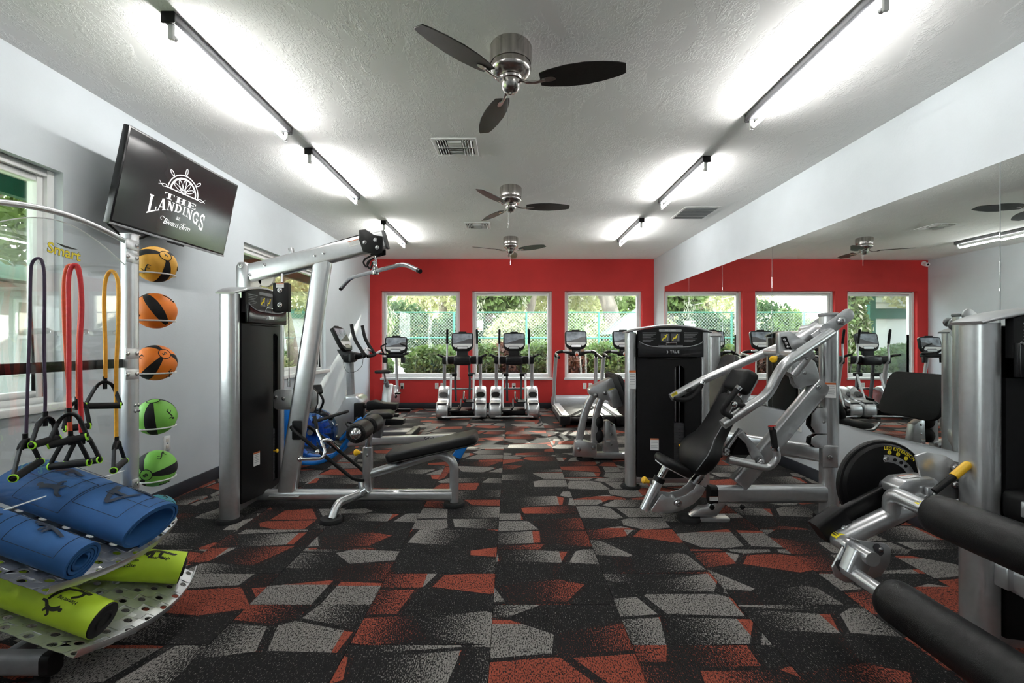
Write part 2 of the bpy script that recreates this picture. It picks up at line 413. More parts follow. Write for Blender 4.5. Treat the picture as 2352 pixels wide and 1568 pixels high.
# windows: fixed light in a stepped white frame, with a sill
def window(n, axis, a, b, p, q):
    def pt(u, d, z): return (u, YF+d, z) if axis == 'far' else (XL-d, u, z)
    def ring(d0, d1, k0, k1, mb):
        for (ua, ub, za, zb) in ((a+k0, a+k1, p+k0, q-k0), (b-k1, b-k0, p+k0, q-k0), (a+k1, b-k1, q-k1, q-k0), (a+k1, b-k1, p+k0, p+k1)):
            mb.bb(pt(ua, d0, za), pt(ub, d1, zb))
        return mb
    r0 = .07 if axis == 'far' else .055
    fr = struct(ring(r0, r0+.10, 0, .045, MB()).to('window_%d' % n, 'frame_white', bev=.004))
    ring(r0+.025, r0+.085, .0455, .085, MB()).to('sash', 'frame_white', fr, bev=.005)
    MB().bb(pt(a+.08, r0+.050, p+.08), pt(b-.08, r0+.056, q-.08)).to('pane', 'glass', fr)
    if axis == 'far': MB().bb((a-.012, YF-.028, p-.035), (b+.012, YF+.075, p+.008)).to('sill', 'frame_white', fr, bev=.006)
    else: MB().bb((XL-.06, a-.10, p-.04), (XL+.035, b+.10, p+.006)).to('sill', 'frame_white', fr, bev=.006)
for k, w in enumerate(FW): window(k+1, 'far', *w)
for k, w in enumerate(LW): window(k+4, 'left', *w)
# mirror panels on the right wall
MY = [.34, 1.51, 2.68, 3.852, 5.02, 6.19, 7.36, 8.53]
mord = ['nearest the camera', 'behind the leg extension tower', 'level with the multi press mast', 'behind the multi press tower', 'beside the leg press seat', 'level with the treadmill decks', 'nearest the red wall']
for k in range(7):
    a, b = MY[k]+.002, MY[k+1]-.002
    mb = MB().box((0, 0, .885), (.006, b-a, 1.77)).to('mirror_panel', 'mirror', loc=(0, 0, 0), bev=.0015, seg=1)
    mb.location = (XR-.004 if k != 2 else XR-.0085, (a+b)/2, .60); mb.rotation_euler.z = R(.45) if k == 2 else 0
    tag(mb, 'tall frameless wall mirror sheet, the one '+mord[k], 'mirror', 'mirror sheets along the right wall')
# wall plates
def plate(x, y, z, nrm, label, plug=False):
    t = thing('wall_outlet', label, 'outlet', (x, y, z), {'-y': 0, '+x': PI/2, '-x': -PI/2}[nrm], 'outlets on the walls', local=True)
    MB().bb((-.036, -.007, -.058), (.036, 0, .058)).to('cover_plate', 'white', t, bev=.003)
    for s in (-1, 1):
        if plug and s < 0: MB().bb((-.020, -.045, -.052), (.020, -.0065, -.002)).to('plug', 'black', t, bev=.006)
        else: MB().bb((-.016, -.0095, s*.026-.015), (.016, -.0065, s*.026+.015)).to('socket', 'ivory', t, bev=.003)
    MB().cyl((0, -.0085, 0), (0, -.006, 0), .004, n=8).to('screw', 'steel', t)
plate(XL, 3.755, .478, '+x', 'white duplex wall outlet below the stacked medicine balls')
plate(XL, 7.85, .45, '+x', 'white wall outlet behind the stepper near the red corner')
plate(XR, 4.55, .478, '-x', 'white wall outlet below the mirror beside the multi press')
for px, lab, pg in ((924, 'white outlet on red wall beside the exercise bike mast', True), (1003, 'left white outlet of the pair between bike and first elliptical', False),
                    (1016, 'right white outlet of the pair between bike and first elliptical', True), (1165, 'left white outlet seen through the second elliptical', False), (1180, 'right white outlet seen through the second elliptical', True),
                    (1343, 'left white outlet behind the left treadmill', False), (1356, 'right white outlet behind the left treadmill', True),
                    (1424, 'left white outlet beside the right treadmill post', False), (1436, 'right white outlet beside the right treadmill post', True)):
    p = at(px, 886, YF); plate(p.x, YF, p.z, '-y', lab, pg)

# ------------------------------------------------------------------ ceiling fittings
LIGHTS = [(-1.755, 2.33, 'nearest, above the television'), (-1.755, 3.95, 'second from the camera in the left row'), (-1.755, 6.28, 'left row, nearest the red wall'),
          (1.775, 2.13, 'nearest, above the right mirror wall'), (1.775, 4.12, 'second from the camera in the right row'), (1.775, 6.16, 'right row, nearest the red wall'),
          (-1.755, -.30, 'left row, added out of view beside the camera for fill light'), (1.775, -.30, 'right row, added out of view beside the camera for fill light')]  # this last pair is unseen, added to brighten the near end of the room
def strip_light(x, y, lab):
    t = thing('strip_light', 'fluorescent strip light with bare tube, '+lab, 'ceiling light', (x, y, H), 0, 'fluorescent strips on the ceiling', local=True)
    L = 1.25
    MB().sweep([(0, .004, -.026), (0, L-.004, -.026)], [(-.034, .026), (-.034, -.012), (-.024, -.026), (.024, -.026), (.034, -.012), (.034, .026)], up=(0, 0, 1)).to('body', 'darkgrey', t, bev=.003)
    for yy in (0, L):
        MB().box((0, yy, -.028), (.074, .014, .060)).to('end_cap', 'black', t, bev=.008)
        s = 1 if yy == 0 else -1
        MB().bb((-.013, yy+s*.015, -.128), (.013, yy+s*.033, -.050)).to('lamp_holder', 'white', t, bev=.004)
        MB().cyl((0, yy+s*.033, -.108), (0, yy+s*.055, -.108), .0135, n=12).to('tube_end', 'alu', t)
    MB().cyl((0, .055, -.108), (0, L-.055, -.108), .0128, n=12).to('tube', 'tube', t)
for a in LIGHTS: strip_light(*a)
def make_fan():
    t = thing('ceiling_fan', '', 'ceiling fan', (0, 2.60, H), 0, 'ceiling fans down the middle of the room', local=True)
    MB().lathe([(0, 0), (.112, 0), (.120, -.012), (.120, -.085), (.116, -.108), (.112, -.104), (.113, -.112), (.117, -.128), (.118, -.142), (.108, -.160), (.086, -.176), (.070, -.182), (0, -.182)], (0, 0, 0), n=40).to('motor_housing', 'brushed', t)
    MB().lathe([(0, -.18), (.066, -.182), (.070, -.190), (.066, -.202), (.058, -.206), (.056, -.222), (.046, -.250), (.028, -.266), (.012, -.271), (0, -.271)], (0, 0, 0), n=32).to('switch_cup', 'brushed', t)
    MB().lathe([(0, -.270), (.008, -.271), (.009, -.278), (0, -.282)], (0, 0, 0), n=12).to('finial', 'chrome', t)
    MB().tube([(-.02, .03, -.26), (-.02, .032, -.30), (-.02, .032, -.44)], .0018, 6).to('pull_chain', 'steel', t)
    for k in range(3):
        a = R(-13+120*k); Q = Matrix.Rotation(a, 4, 'Z') @ Matrix.Translation((0, 0, -.212)) @ Matrix.Rotation(R(-12), 4, 'X')
        pr = [(.17, .046), (.22, .062), (.32, .078), (.42, .080), (.52, .068), (.60, .050), (.640, .034)]
        poly = [(x, -y) for x, y in pr]+[(x, y) for x, y in pr[::-1]]
        b = MB(Q).prism(poly, (0, 0, -.003), (1, 0, 0), (0, 1, 0), .006).to('blade', 'blade', t, bev=.002, seg=1)
        MB(Q).sweep(cat([(.055, 0, .012), (.10, 0, -.010), (.15, 0, -.014), (.20, 0, -.008)], 5), rrect(.020, .009, .003)).to('blade_iron', 'brushed', b)
        MB(Q).prism([(x*1., y) for x, y in cat_oval(.215, .045, .018)], (0, 0, -.008), (1, 0, 0), (0, 1, 0), .005).to('blade_clip', 'brushed', b)
    return t
def cat_oval(cx_, rx, ry, n=16): return [(cx_+rx*math.cos(2*PI*k/n), ry*math.sin(2*PI*k/n)) for k in range(n)]
fan = make_fan(); fan['label'] = 'brushed nickel ceiling fan with three black blades, nearest and largest'
for y, rz, lab in ((4.95, 14, 'brushed nickel ceiling fan, middle one of the three'), (7.28, -22, 'brushed nickel ceiling fan, the small one nearest the red wall')):
    c = copy_tree(fan); c.location = (0, y, H); c.rotation_euler.z = R(rz); c['label'] = lab
def register(x, y, w, d, lab):
    t = thing('air_register', lab, 'vent', (x, y, H), 0, 'supply registers in the ceiling', local=True)
    for a, b in (((-w/2, -d/2, -.008), (w/2, -d/2+.03, 0)), ((-w/2, d/2-.03, -.008), (w/2, d/2, 0)), ((-w/2, -d/2+.03, -.008), (-w/2+.03, d/2-.03, 0)), ((w/2-.03, -d/2+.03, -.008), (w/2, d/2-.03, 0))):
        MB().bb(a, b).to('frame_bar', 'white', t, bev=.002)
    MB().bb((-w/2+.02, -d/2+.02, -.002), (w/2-.02, d/2-.02, 0)).to('backing', 'darkgrey', t)
    MB().bb((-w/2+.03, -.006, -.012), (w/2-.03, .006, -.001)).to('divider', 'white', t)
    for s in (-1, 1):
        for k in range(4):
            xx = s*(w/2-.045-k*.022)
            for q in (-1, 1):
                MB().box((xx, q*(d/4-.006), -.010), (.003, d/2-.05, .020), M=Matrix.Rotation(R(35*s), 3, 'Y')).to('louvre', 'white', t)
        for k in range(4):
            MB().box((0, s*(.030+k*.030), -.009), (w-.25, .003, .022), M=Matrix.Rotation(R(-40*s), 3, 'X')).to('louvre', 'white', t)
register(-.474, 3.93, .37, .35, 'white square air register in ceiling behind the nearest fan')
register(-.476, 6.55, .36, .35, 'white square air register in ceiling between the two farther fans')
t = thing('return_grille', 'white slatted return air grille in ceiling beside the mirror wall', 'vent', (2.39, 5.91, H), local=True)
w, d = .45, .55
for a, b in (((-w/2, -d/2, -.008), (w/2, -d/2+.03, 0)), ((-w/2, d/2-.03, -.008), (w/2, d/2, 0)), ((-w/2, -d/2+.03, -.008), (-w/2+.03, d/2-.03, 0)), ((w/2-.03, -d/2+.03, -.008), (w/2, d/2-.03, 0))):
    MB().bb(a, b).to('frame_bar', 'white', t, bev=.002)
MB().bb((-w/2+.02, -d/2+.02, -.002), (w/2-.02, d/2-.02, 0)).to('backing', 'black', t)
for k in range(22):
    MB().box((0, -d/2+.045+k*.0219, -.008), (w-.06, .0025, .016), M=Matrix.Rotation(R(40), 3, 'X')).to('louvre', 'grey', t)
for k in range(1, 4): MB().bb((-w/2+.03, -d/2+k*d/4-.004, -.013), (w/2-.03, -d/2+k*d/4+.004, -.002)).to('bar', 'white', t)
# dome camera in the far left ceiling corner
t = thing('security_camera', 'small white security camera high in the red corner', 'camera', (-2.74, YF, 2.90))
MB().cyl((-2.74, YF, 2.93), (-2.74, YF-.03, 2.93), .045).to('mount', 'white', t)
MB().lathe([(0, -.045), (.030, -.045), (.040, -.03), (.040, .05), (.030, .062), (0, .062)], (-2.72, YF-.085, 2.90), (.25, -1, -.25)).to('body', 'white', t)
MB().lathe([(0, .064), (.020, .063), (.022, .060), (0, .060)], (-2.72, YF-.085, 2.90), (.25, -1, -.25)).to('lens', 'blackgloss', t)
# ------------------------------------------------------------------ outside the windows
struct(MB().bb((-30, -12, -.40), (25, 60, -.20)).to('ground', 'grass'))
struct(MB().bb((-9, 11.0, -.2), (9, 13.2, -.17)).to('path', 'paving'))
struct(MB().bb((-14, 16.0, -.2), (14, 30, -.175)).to('court', 'paving'))
def leaves(pts, size, name, material, par, droop=.0, elong=2.2):
    """many small leaf quads at the given points, one joined part"""
    n = len(pts); a = RNG.normal(size=(n, 3)); a[:, 2] -= droop; a /= np.linalg.norm(a, axis=1)[:, None]
    b = RNG.normal(size=(n, 3)); b -= a*(a*b).sum(1)[:, None]; b /= np.linalg.norm(b, axis=1)[:, None]
    s = size*(.6+.8*RNG.random((n, 1))); A = a*s*elong*.5; B = b*s*.5
    vs = np.concatenate([pts-A, pts+B*.9, pts+A, pts-B*.9], 1).reshape(-1, 3)
    org = ORG.get(par.name, V()) if par else V(); vs = vs-np.array(org)
    me = bpy.data.meshes.new(name); me.vertices.add(4*n); me.vertices.foreach_set('co', vs.ravel().astype(np.float32))
    me.loops.add(4*n); me.loops.foreach_set('vertex_index', np.arange(4*n, dtype=np.int32))
    me.polygons.add(n); me.polygons.foreach_set('loop_start', np.arange(0, 4*n, 4, dtype=np.int32)); me.update(); me.validate()
    me.materials.append(MT[material]); o = bpy.data.objects.new(name, me); COL.objects.link(o); o['kind'] = 'stuff'
    if par: o.parent = par
    ORG[o.name] = org; return o
def blob_pts(c, r, n, fill=.5):
    d = RNG.normal(size=(n, 3)); d /= np.linalg.norm(d, axis=1)[:, None]
    return np.array(c)+d*(fill+(1-fill)*RNG.random((n, 1))**.6)*np.array(r)
def tree(name, label, base, top, r0, blobs, leafsize, lm, nl, moss=0, group='trees beyond the red wall windows', branches=4):
    base, top = V(base), V(top); t = thing(name, label, 'tree', base, 0, group)
    k = (top-base); b1 = base+k*.35+V((.12, 0, 0)); b2 = base+k*.7+V((-.10, .1, 0))
    pth = cat([base-V((0, 0, .3)), b1, b2, top], 5); n = len(pth)
    tr = MB().sweep(pth, circ(r0, 10), scl=[1.25-.75*i/(n-1) for i in range(n)]).to('trunk', 'bark', t)
    for i in range(branches):
        bl = blobs[i % len(blobs)]; s = base+k*(.5+.12*i)
        MB().sweep(cat([s, (s+V(bl[0]))/2+V((0, 0, .3)), V(bl[0])], 4), circ(r0*.35, 7), scl=[1-.6*j/8 for j in range(9)]).to('branch', 'bark', t)
    tot = sum(b[1][0]*b[1][1]+b[1][0]*b[1][2] for b in blobs)
    pts = np.concatenate([blob_pts(c, r, max(60, int(nl*(r[0]*r[1]+r[0]*r[2])/tot))) for c, r in blobs])
    leaves(pts, leafsize, 'foliage', lm, t)
    if moss:
        ps = []
        for _ in range(moss):
            c, r = blobs[RNG.integers(len(blobs))]; p = blob_pts(c, r, 1, .8)[0]; L = .5+1.1*RNG.random()
            m_ = 26; z = RNG.random(m_)*L
            q = np.stack([p[0]+RNG.normal(size=m_)*.09*(1-z/L*.6), p[1]+RNG.normal(size=m_)*.09, p[2]-z], 1); ps.append(q)
        leaves(np.concatenate(ps), .05, 'hanging_moss', 'moss', t, droop=2.5, elong=3.5)
    return t
# hedge of clipped shrubs in front of the far windows
def shrub(x, y, rx, ry, zt, m_, n, lab):
    t = thing('hedge_shrub', lab, 'shrub', (x, y, -.2), 0, 'hedge shrubs outside the red wall windows')
    for k in range(9):
        a = RNG.random()*6.28; q = V((x+rx*.6*math.cos(a), y+ry*.5*math.sin(a), zt*.75))
        MB().sweep(cat([(x+.1*math.cos(a), y+.1*math.sin(a), -.25), (V((x, y, .2))+q)/2+V((.05, 0, 0)), q], 3), circ(.014, 5)).to('stem', 'bark', t)
    c = blob_pts((x, y, zt*.66), (rx, ry, zt*.36), int(n*.8), .35); c[:, 2] = np.minimum(c[:, 2], zt+RNG.normal(size=len(c))*.05)
    c2 = blob_pts((x, y, zt*.30), (rx*.95, ry, zt*.32), int(n*.2), .5)
    leaves(np.concatenate([c, c2]), .055, 'foliage', m_, t)
hs = [(-4.6, 11.6, .8, .6, 1.3, 'hedge'), (-2.9, 11.4, .15, .15, .5, 'hedge'), (-1.85, 10.9, .78, .55, 1.27, 'hedge'), (-.75, 10.95, .78, .5, 1.30, 'hedge'), (-.12, 11.0, .42, .45, 1.33, 'hedge_red'), (.75, 11.0, .78, .5, 1.30, 'hedge'), (1.35, 10.9, .62, .55, 1.28, 'hedge_red'),
      (2.25, 10.9, .78, .6, 1.32, 'hedge'), (3.1, 10.9, .78, .6, 1.36, 'hedge'), (4.1, 11.0, .7, .6, 1.30, 'hedge'), (-3.4, 11.3, .5, .5, 1.1, 'hedge')]
hl = ['far left one past the building corner', 'small one at the left edge', 'green one outside the first window', 'green one behind the first elliptical', 'reddish one between first and second window', 'green one behind the second elliptical',
      'reddish one at the right of the middle window', 'green one behind the left treadmill', 'green one at the right window edge', 'rightmost one past the corner', 'low one left of the first window']
for a, b in zip(hs, hl): shrub(*a[:5], a[5], 5200 if a[2] > .3 else 900, 'leafy hedge shrub outside the red wall, '+b)
# chain link fence of the court
fy = 16.0
t = thing('court_fence', 'green chain link fence of the court beyond the hedge', 'fence', (0, fy, -.2))
for k in range(10):
    x = -12.2+2.55*k; MB().cyl((x, fy, -.3), (x, fy, 2.42), .035, n=10).to('post', 'green_post', t)
for z in (2.40, 1.5, 0.0): MB().cyl((-12.2, fy, z), (10.75, fy, z), .022, n=8).to('rail', 'green_post', t)
mb = MB(); sx = .11
vv = []; ff = []
for s in (-1, 1):
    x = -15.0
    while x < 13:
        a, b = V((x, fy+s*.004, -.1)), V((x+s*2.5, fy+s*.004, 2.4)); w_ = .0042
        o_ = len(vv); vv += [a-V((w_, 0, 0)), a+V((w_, 0, 0)), b+V((w_, 0, 0)), b-V((w_, 0, 0))]; ff.append((o_, o_+1, o_+2, o_+3)); x += sx
mb.add(vv, ff); mb.to('chain_mesh', 'wire', t, weld=False, kind='stuff')
# trees
tree('oak_tree', 'leaning grey trunk oak behind the right window', (5.0, 20, -.2), (3.4, 20.5, 7), .36, [((2.6, 20, 6.2), (2.6, 2, 1.9)), ((6.4, 20.5, 5.2), (2.6, 2, 1.9)), ((4.6, 21, 7.6), (3, 2.5, 1.8))], .16, 'leaf', 9000, 60)
tree('oak_tree', 'slanting brown trunk oak behind the middle window', (-.2, 21, -.2), (1.9, 21, 6.0), .26, [((.4, 21, 5.6), (2.4, 2, 1.9)), ((2.6, 21.4, 6.2), (2.2, 2, 1.8)), ((1.0, 22, 7.6), (3, 2.5, 1.6))], .15, 'leaf', 8000, 60)
tree('moss_tree', 'pale moss draped tree behind the first window', (-3.5, 22, -.2), (-3.2, 22.2, 6.5), .22, [((-4.6, 21.5, 5.2), (2.2, 1.8, 2.0)), ((-2.2, 21.5, 5.0), (2.0, 1.8, 2.2)), ((-3.4, 22, 7.4), (3, 2, 1.6))], .15, 'leaf_yellow', 8000, 150)
tree('moss_tree', 'yellow green moss tree between the middle and right window', (2.2, 25, -.2), (2.4, 25, 6.5), .20, [((1.6, 24.5, 4.6), (2.3, 1.8, 2.3)), ((3.6, 24.6, 4.4), (2.0, 1.6, 2.0)), ((2.5, 25, 7.0), (3, 2, 1.7))], .16, 'leaf_yellow', 8000, 150)
tree('palm_like_tree', 'shaggy tree with drooping fronds left of the middle window centre', (-.9, 19, -.2), (-.8, 19, 3.1), .24, [((-.8, 19, 3.7), (1.7, 1.3, 1.2))], .20, 'leaf', 3500, 30, branches=1)
tree('background_tree', 'bright background tree far behind the court, left', (-7.5, 31, -.2), (-7.5, 31, 6), .3, [((-8.5, 31, 4.5), (3.5, 2, 3.2)), ((-5, 32, 3.6), (3.2, 2, 3.0)), ((-6, 32, 7.5), (4, 2, 2.5))], .24, 'leaf_yellow', 7000, 60)
tree('background_tree', 'bright background tree far behind the court, centre', (-.5, 32, -.2), (-.5, 32, 6), .3, [((-1.5, 32, 3.4), (3.0, 2, 2.6)), ((2, 33, 3.8), (3.2, 2, 2.8)), ((.5, 33, 7.5), (4, 2, 2.5))], .24, 'leaf', 7000, 60)
tree('background_tree', 'dark background tree far behind the court, right', (7, 30, -.2), (7, 30, 6), .3, [((6, 30, 3.8), (3.0, 2, 2.8)), ((9.5, 31, 4.5), (3.2, 2, 3.2)), ((7.5, 31, 7.5), (4, 2, 2.5))], .24, 'leaf', 7000, 60)
tree('understory_tree', 'dense dark shrub tree behind the fence at the first window', (-2.0, 18.5, -.2), (-2.0, 18.5, 1.8), .09, [((-2.0, 18.5, 1.7), (1.3, .8, 1.0)), ((-4.6, 18.6, 1.9), (1.5, .8, 1.2))], .10, 'leaf_dark', 4500, 0, branches=2)
tree('understory_tree', 'loose bright shrub tree behind the fence at the right window', (4.0, 18.5, -.2), (4.0, 18.5, 1.8), .09, [((3.7, 18.6, 1.2), (1.2, .8, 1.0)), ((6.2, 18.6, 1.9), (1.5, .8, 1.2))], .10, 'leaf_yellow', 3500, 0, branches=2)
for k_, (x_, y_, m_) in enumerate(((-5.6, 17.6, 'leaf'), (-.2, 17.9, 'leaf_yellow'), (1.7, 17.8, 'leaf'), (-3.2, 20.0, 'leaf_yellow'))):
    tree('understory_tree', 'pale shrub tree behind the court fence, '+['beyond the left edge of the first window', 'left part of the middle window', 'right part of the middle window', 'farther back behind the first window'][k_],
         (x_, y_, -.2), (x_, y_, 1.4), .07, [((x_, y_, 1.15), (1.0, .7, 1.15)), ((x_+.4, y_+.3, 2.0), (.8, .6, .7))], .10, m_, 3000, 0, branches=2)
# gazebo roof behind the right window, basketball backboard in the court
t = thing('gazebo', 'green roofed gazebo behind the hedge at the right window', 'gazebo', (5.2, 17.4, -.2))
MB().add([(3.5, 16.6, 1.65), (7.3, 16.6, 1.65), (7.3, 18.6, 1.65), (3.5, 18.6, 1.65), (5.4, 17.6, 3.05)], [(0, 1, 4), (1, 2, 4), (2, 3, 4), (3, 0, 4), (0, 3, 2, 1)]).to('roof', 'canopy', t)
for x, y in ((3.7, 16.8), (7.1, 16.8), (3.7, 18.4), (7.1, 18.4)): MB().beam((x, y, -.3), (x, y, 1.66), .12, .12).to('post', 'green_trim', t)
t = thing('basketball_hoop', 'white basketball backboard on a post in the court', 'basketball hoop', (-1.35, 18, -.2))
MB().bb((-1.52, 17.9, 1.80), (-1.08, 17.94, 2.20)).to('backboard', 'wire', t, bev=.01)
MB().tube(cat([(-1.3+.2*math.cos(a), 17.68+.2*math.sin(a), 1.86) for a in np.linspace(0, 2*PI, 14)], 2), .012, 6).to('rim', 'band_orange', t)
MB().tube(fil([(-1.3, 18.8, -.3), (-1.3, 18.8, 1.9), (-1.3, 17.95, 2.05)], .3), .05, 10).to('post', 'grey', t)
# neighbouring clapboard building ahead to the left
t = thing('clapboard_building', 'white clapboard building with green trim past the far left corner', 'building', (-7.5, 13.5, -.2))
MB().bb((-11, 13.0, -.3), (-4.75, 15.4, 4.2)).to('wall', 'siding', t)
for k in range(10): MB().prism([(0, 0), (.030, 0), (.004, .17), (0, .17)], (-4.75, 13.0, 2.32+k*.17), (0, -1, 0), (0, 0, 1), 6.25).to('clapboard', 'siding', t)
MB().bb((-11, 12.95, 2.02), (-4.75, 13.0, 2.30)).to('trim_board', 'green_trim', t)
MB().bb((-4.87, 12.93, -.3), (-4.70, 13.05, 4.2)).to('corner_board', 'green_trim', t)
mb = MB()
for s in (-1, 1):
    for k in range(60): x = -9.4+k*.08; mb.sweep([(x, 12.97+s*.004, -.1), (x+s*.75, 12.97+s*.004, .65)], [(-.012, -.003), (.012, -.003), (.012, .003), (-.012, .003)], caps=False)
mb.to('lattice', 'white', t, weld=False)
tree('palm_like_tree', 'bright fan palm beside the clapboard building corner', (-3.75, 12.35, -.2), (-3.75, 12.35, 1.6), .09, [((-3.75, 12.35, 1.5), (.42, .4, .95)), ((-3.7, 12.35, 2.8), (.46, .4, .75))], .09, 'leaf', 3600, 20, branches=1)
# what the left windows look on to
t = thing('neighbour_building', 'white building with green fascia across the lawn outside the left windows', 'building', (-9.5, 6, -.2))
MB().bb((-14, 2.0, -.3), (-9.4, 12.4, 2.45)).to('wall', 'siding', t)
MB().bb((-14.4, 1.6, 2.45), (-8.9, 12.8, 2.78)).to('fascia', 'green_trim', t)
MB().add([(-14.4, 1.6, 2.78), (-8.9, 1.6, 2.78), (-8.9, 12.8, 2.78), (-14.4, 12.8, 2.78), (-11.6, 3, 3.9), (-11.6, 11.4, 3.9)], [(0, 1, 4), (1, 2, 5, 4), (2, 3, 5), (3, 0, 4, 5)]).to('roof', 'grey', t)
for y in (8.6, 11.0):
    w_ = MB().bb((-9.42, y, .7), (-9.36, y+.95, 2.15)).to('window', 'frame_white', t)
    MB().bb((-9.365, y+.06, .76), (-9.352, y+.89, 1.40)).to('pane', 'glass', w_); MB().bb((-9.365, y+.06, 1.46), (-9.352, y+.89, 2.09)).to('pane', 'soffit', w_)
t = thing('roof_overhang', 'beige eave soffit with dark green fascia above the left windows', 'eave', (-3.5, 5, 2.5))
MB().bb((-3.95, -1.3, 2.62), (XL-WT, 9.4, 2.70)).to('soffit', 'soffit', t)
MB().bb((-4.02, -1.3, 2.48), (-3.95, 9.4, 2.74)).to('fascia', 'green_trim', t)
MB().bb((-3.42, 3.6, 2.44), (-3.30, 9.4, 2.62)).to('beam', 'brown', t)
og = 'trees outside the left windows'
tree('lawn_tree', 'leafy oak on the lawn outside the near left window', (-6.7, 5.2, -.2), (-6.6, 5.6, 4.5), .20, [((-6.8, 6.4, 3.6), (1.6, 1.6, 1.2)), ((-6.2, 4.6, 4.4), (1.7, 1.9, 1.2)), ((-7.2, 8.2, 3.6), (1.3, 1.5, 1.1))], .10, 'leaf', 9000, 0, og)
tree('lawn_tree', 'orange tinged tree near the eave outside the far left window', (-5.0, 10.2, -.2), (-5.0, 10.2, 3.2), .12, [((-4.9, 9.6, 3.0), (1.2, 1.3, .8)), ((-5.4, 11.6, 3.1), (1.4, 1.4, 1.0))], .09, 'leaf_yellow', 5000, 0, og)
tree('lawn_tree', 'pale moss hung tree beyond the far left window', (-12.6, 17.5, -.2), (-12.6, 17.5, 4), .18, [((-12.6, 17.2, 3.9), (2.4, 1.2, 2.2))], .12, 'leaf', 4000, 80, og)
for k, (x, y) in enumerate(((-4.9, 8.3), (-5.3, 9.6), (-5.9, 11.2))):
    t = thing('garden_bush', ['round green bush nearest the far left window', 'green bush second along outside the far left window', 'green bush farthest along outside the far left window'][k], 'shrub', (x, y, -.2), 0, 'bushes outside the far left window')
    MB().sweep([(x, y, -.3), (x+.05, y, .5)], circ(.04, 6)).to('stem', 'bark', t)
    leaves(blob_pts((x, y, .55), (.75, .75, .65), 2600, .4), .06, 'foliage', 'hedge' if k != 1 else 'leaf_yellow', t)
t = thing('garden_umbrella', 'pink and white garden umbrella outside the far left window', 'umbrella', (-7.4, 10.0, -.2))
MB().lathe([(1.0, 0), (.55, .26), (0, .42)], (-7.4, 10.0, 1.55), n=10).to('canopy', 'pink', t)
MB().cyl((-7.4, 10.0, -.3), (-7.4, 10.0, 1.95), .025).to('pole', 'white', t)
# ------------------------------------------------------------------ strength machines
def sticker(o, u, w, a, b, par, M=None, head='label_orange', name='warning_label'):
    """white paper label a x b with a coloured heading and lines of fine print"""
    o, u, w = V(o), V(u), V(w); d = u.cross(w).normalized()
    s = MB(M).prism([(-a/2, -b/2), (a/2, -b/2), (a/2, b/2), (-a/2, b/2)], o, u, w, .0008).to(name, 'paper', par)
    MB(M).prism([(-a/2, b*.38), (a/2, b*.38), (a/2, b/2), (-a/2, b/2)], o+d*.0008, u, w, .0004).to('heading', head, s)
    mb = MB(M)
    for k in range(5):
        y = b*(.26-.13*k); e = a*(.42 if k % 2 else .34)
        mb.prism([(-a*.42, y), (e, y), (e, y+b*.035), (-a*.42, y+b*.035)], o+d*.0008, u, w, .0004)
    mb.to('fine_print', 'print_grey', s); return s
def caution(o, u, w, a, b, par, M=None):
    o, u, w = V(o), V(u), V(w); d = u.cross(w).normalized()
    s = MB(M).prism([(-a/2, -b/2), (a/2, -b/2), (a/2, b/2), (-a/2, b/2)], o, u, w, .0008).to('caution_label', 'label_yellow', par)
    mb = MB(M)
    for k in range(3):
        y = b*(.2-.2*k); mb.prism([(-a*.36, y), (a*.36, y), (a*.36, y+b*.08), (-a*.36, y+b*.08)], o+d*.0008, u, w, .0004)
    mb.to('fine_print', 'print_dark', s)
def caution_wrap(x, z, r, y0, y1, a0, a1, par):
    """yellow caution label bent round a tube that runs along y"""
    g = lambda a, y, k: V((x+(r+k)*math.cos(a), y, z+(r+k)*math.sin(a)))
    s = MB().grid([[g(R(a0+(a1-a0)*i/8), y, .0008) for y in (y0, y1)] for i in range(9)]).to('caution_label', 'label_yellow', par)
    mb = MB()
    for q in (.25, .45, .65):
        a = R(a0+(a1-a0)*q); e = R((a1-a0)*.05); mb.grid([[g(a+t_, y, .0014) for y in (y0+(y1-y0)*.12, y0+(y1-y0)*.88)] for t_ in (-e, e)])
    mb.to('fine_print', 'print_dark', s)
def bolt(p, ax, r, par, M=None, material='steel', name='bolt'):
    p = V(p); return MB(M).lathe([(0, .35*r), (r*.35, .35*r), (r*.4, .75*r), (r*.75, .65*r), (r, .25*r), (r*1.35, .2*r), (r*1.35, -.2*r), (0, -.2*r)], p, ax, n=14).to(name, material, par)
def foot_pad(p, r, par, M=None, h=.028):
    p = V(p); return MB(M).lathe([(0, 0), (r, 0), (r, h*.55), (r*.92, h), (0, h)], (p.x, p.y, .0), n=24).to('foot_pad', 'rubber', par)
def star_knob(p, d, par, M=None, k=1.):
    p, d = V(p), V(d).normalized()
    s = MB(M).cyl(p, p+d*.055*k, .011*k, n=12).to('pin_sleeve', 'steel', par)
    MB(M).lathe([(0, .045*k), (.012*k, .045*k), (.014*k, .062*k), (.024*k, .075*k), (.026*k, .090*k), (.018*k, .100*k), (0, .102*k)], p, d, n=18).to('pull_knob', 'yellow', s)
def post_profile(): return [(.047*math.copysign(abs(math.cos(a))**.75, math.cos(a)), .066*math.copysign(abs(math.sin(a))**.75, math.sin(a))) for a in [2*PI*k/28 for k in range(28)]]
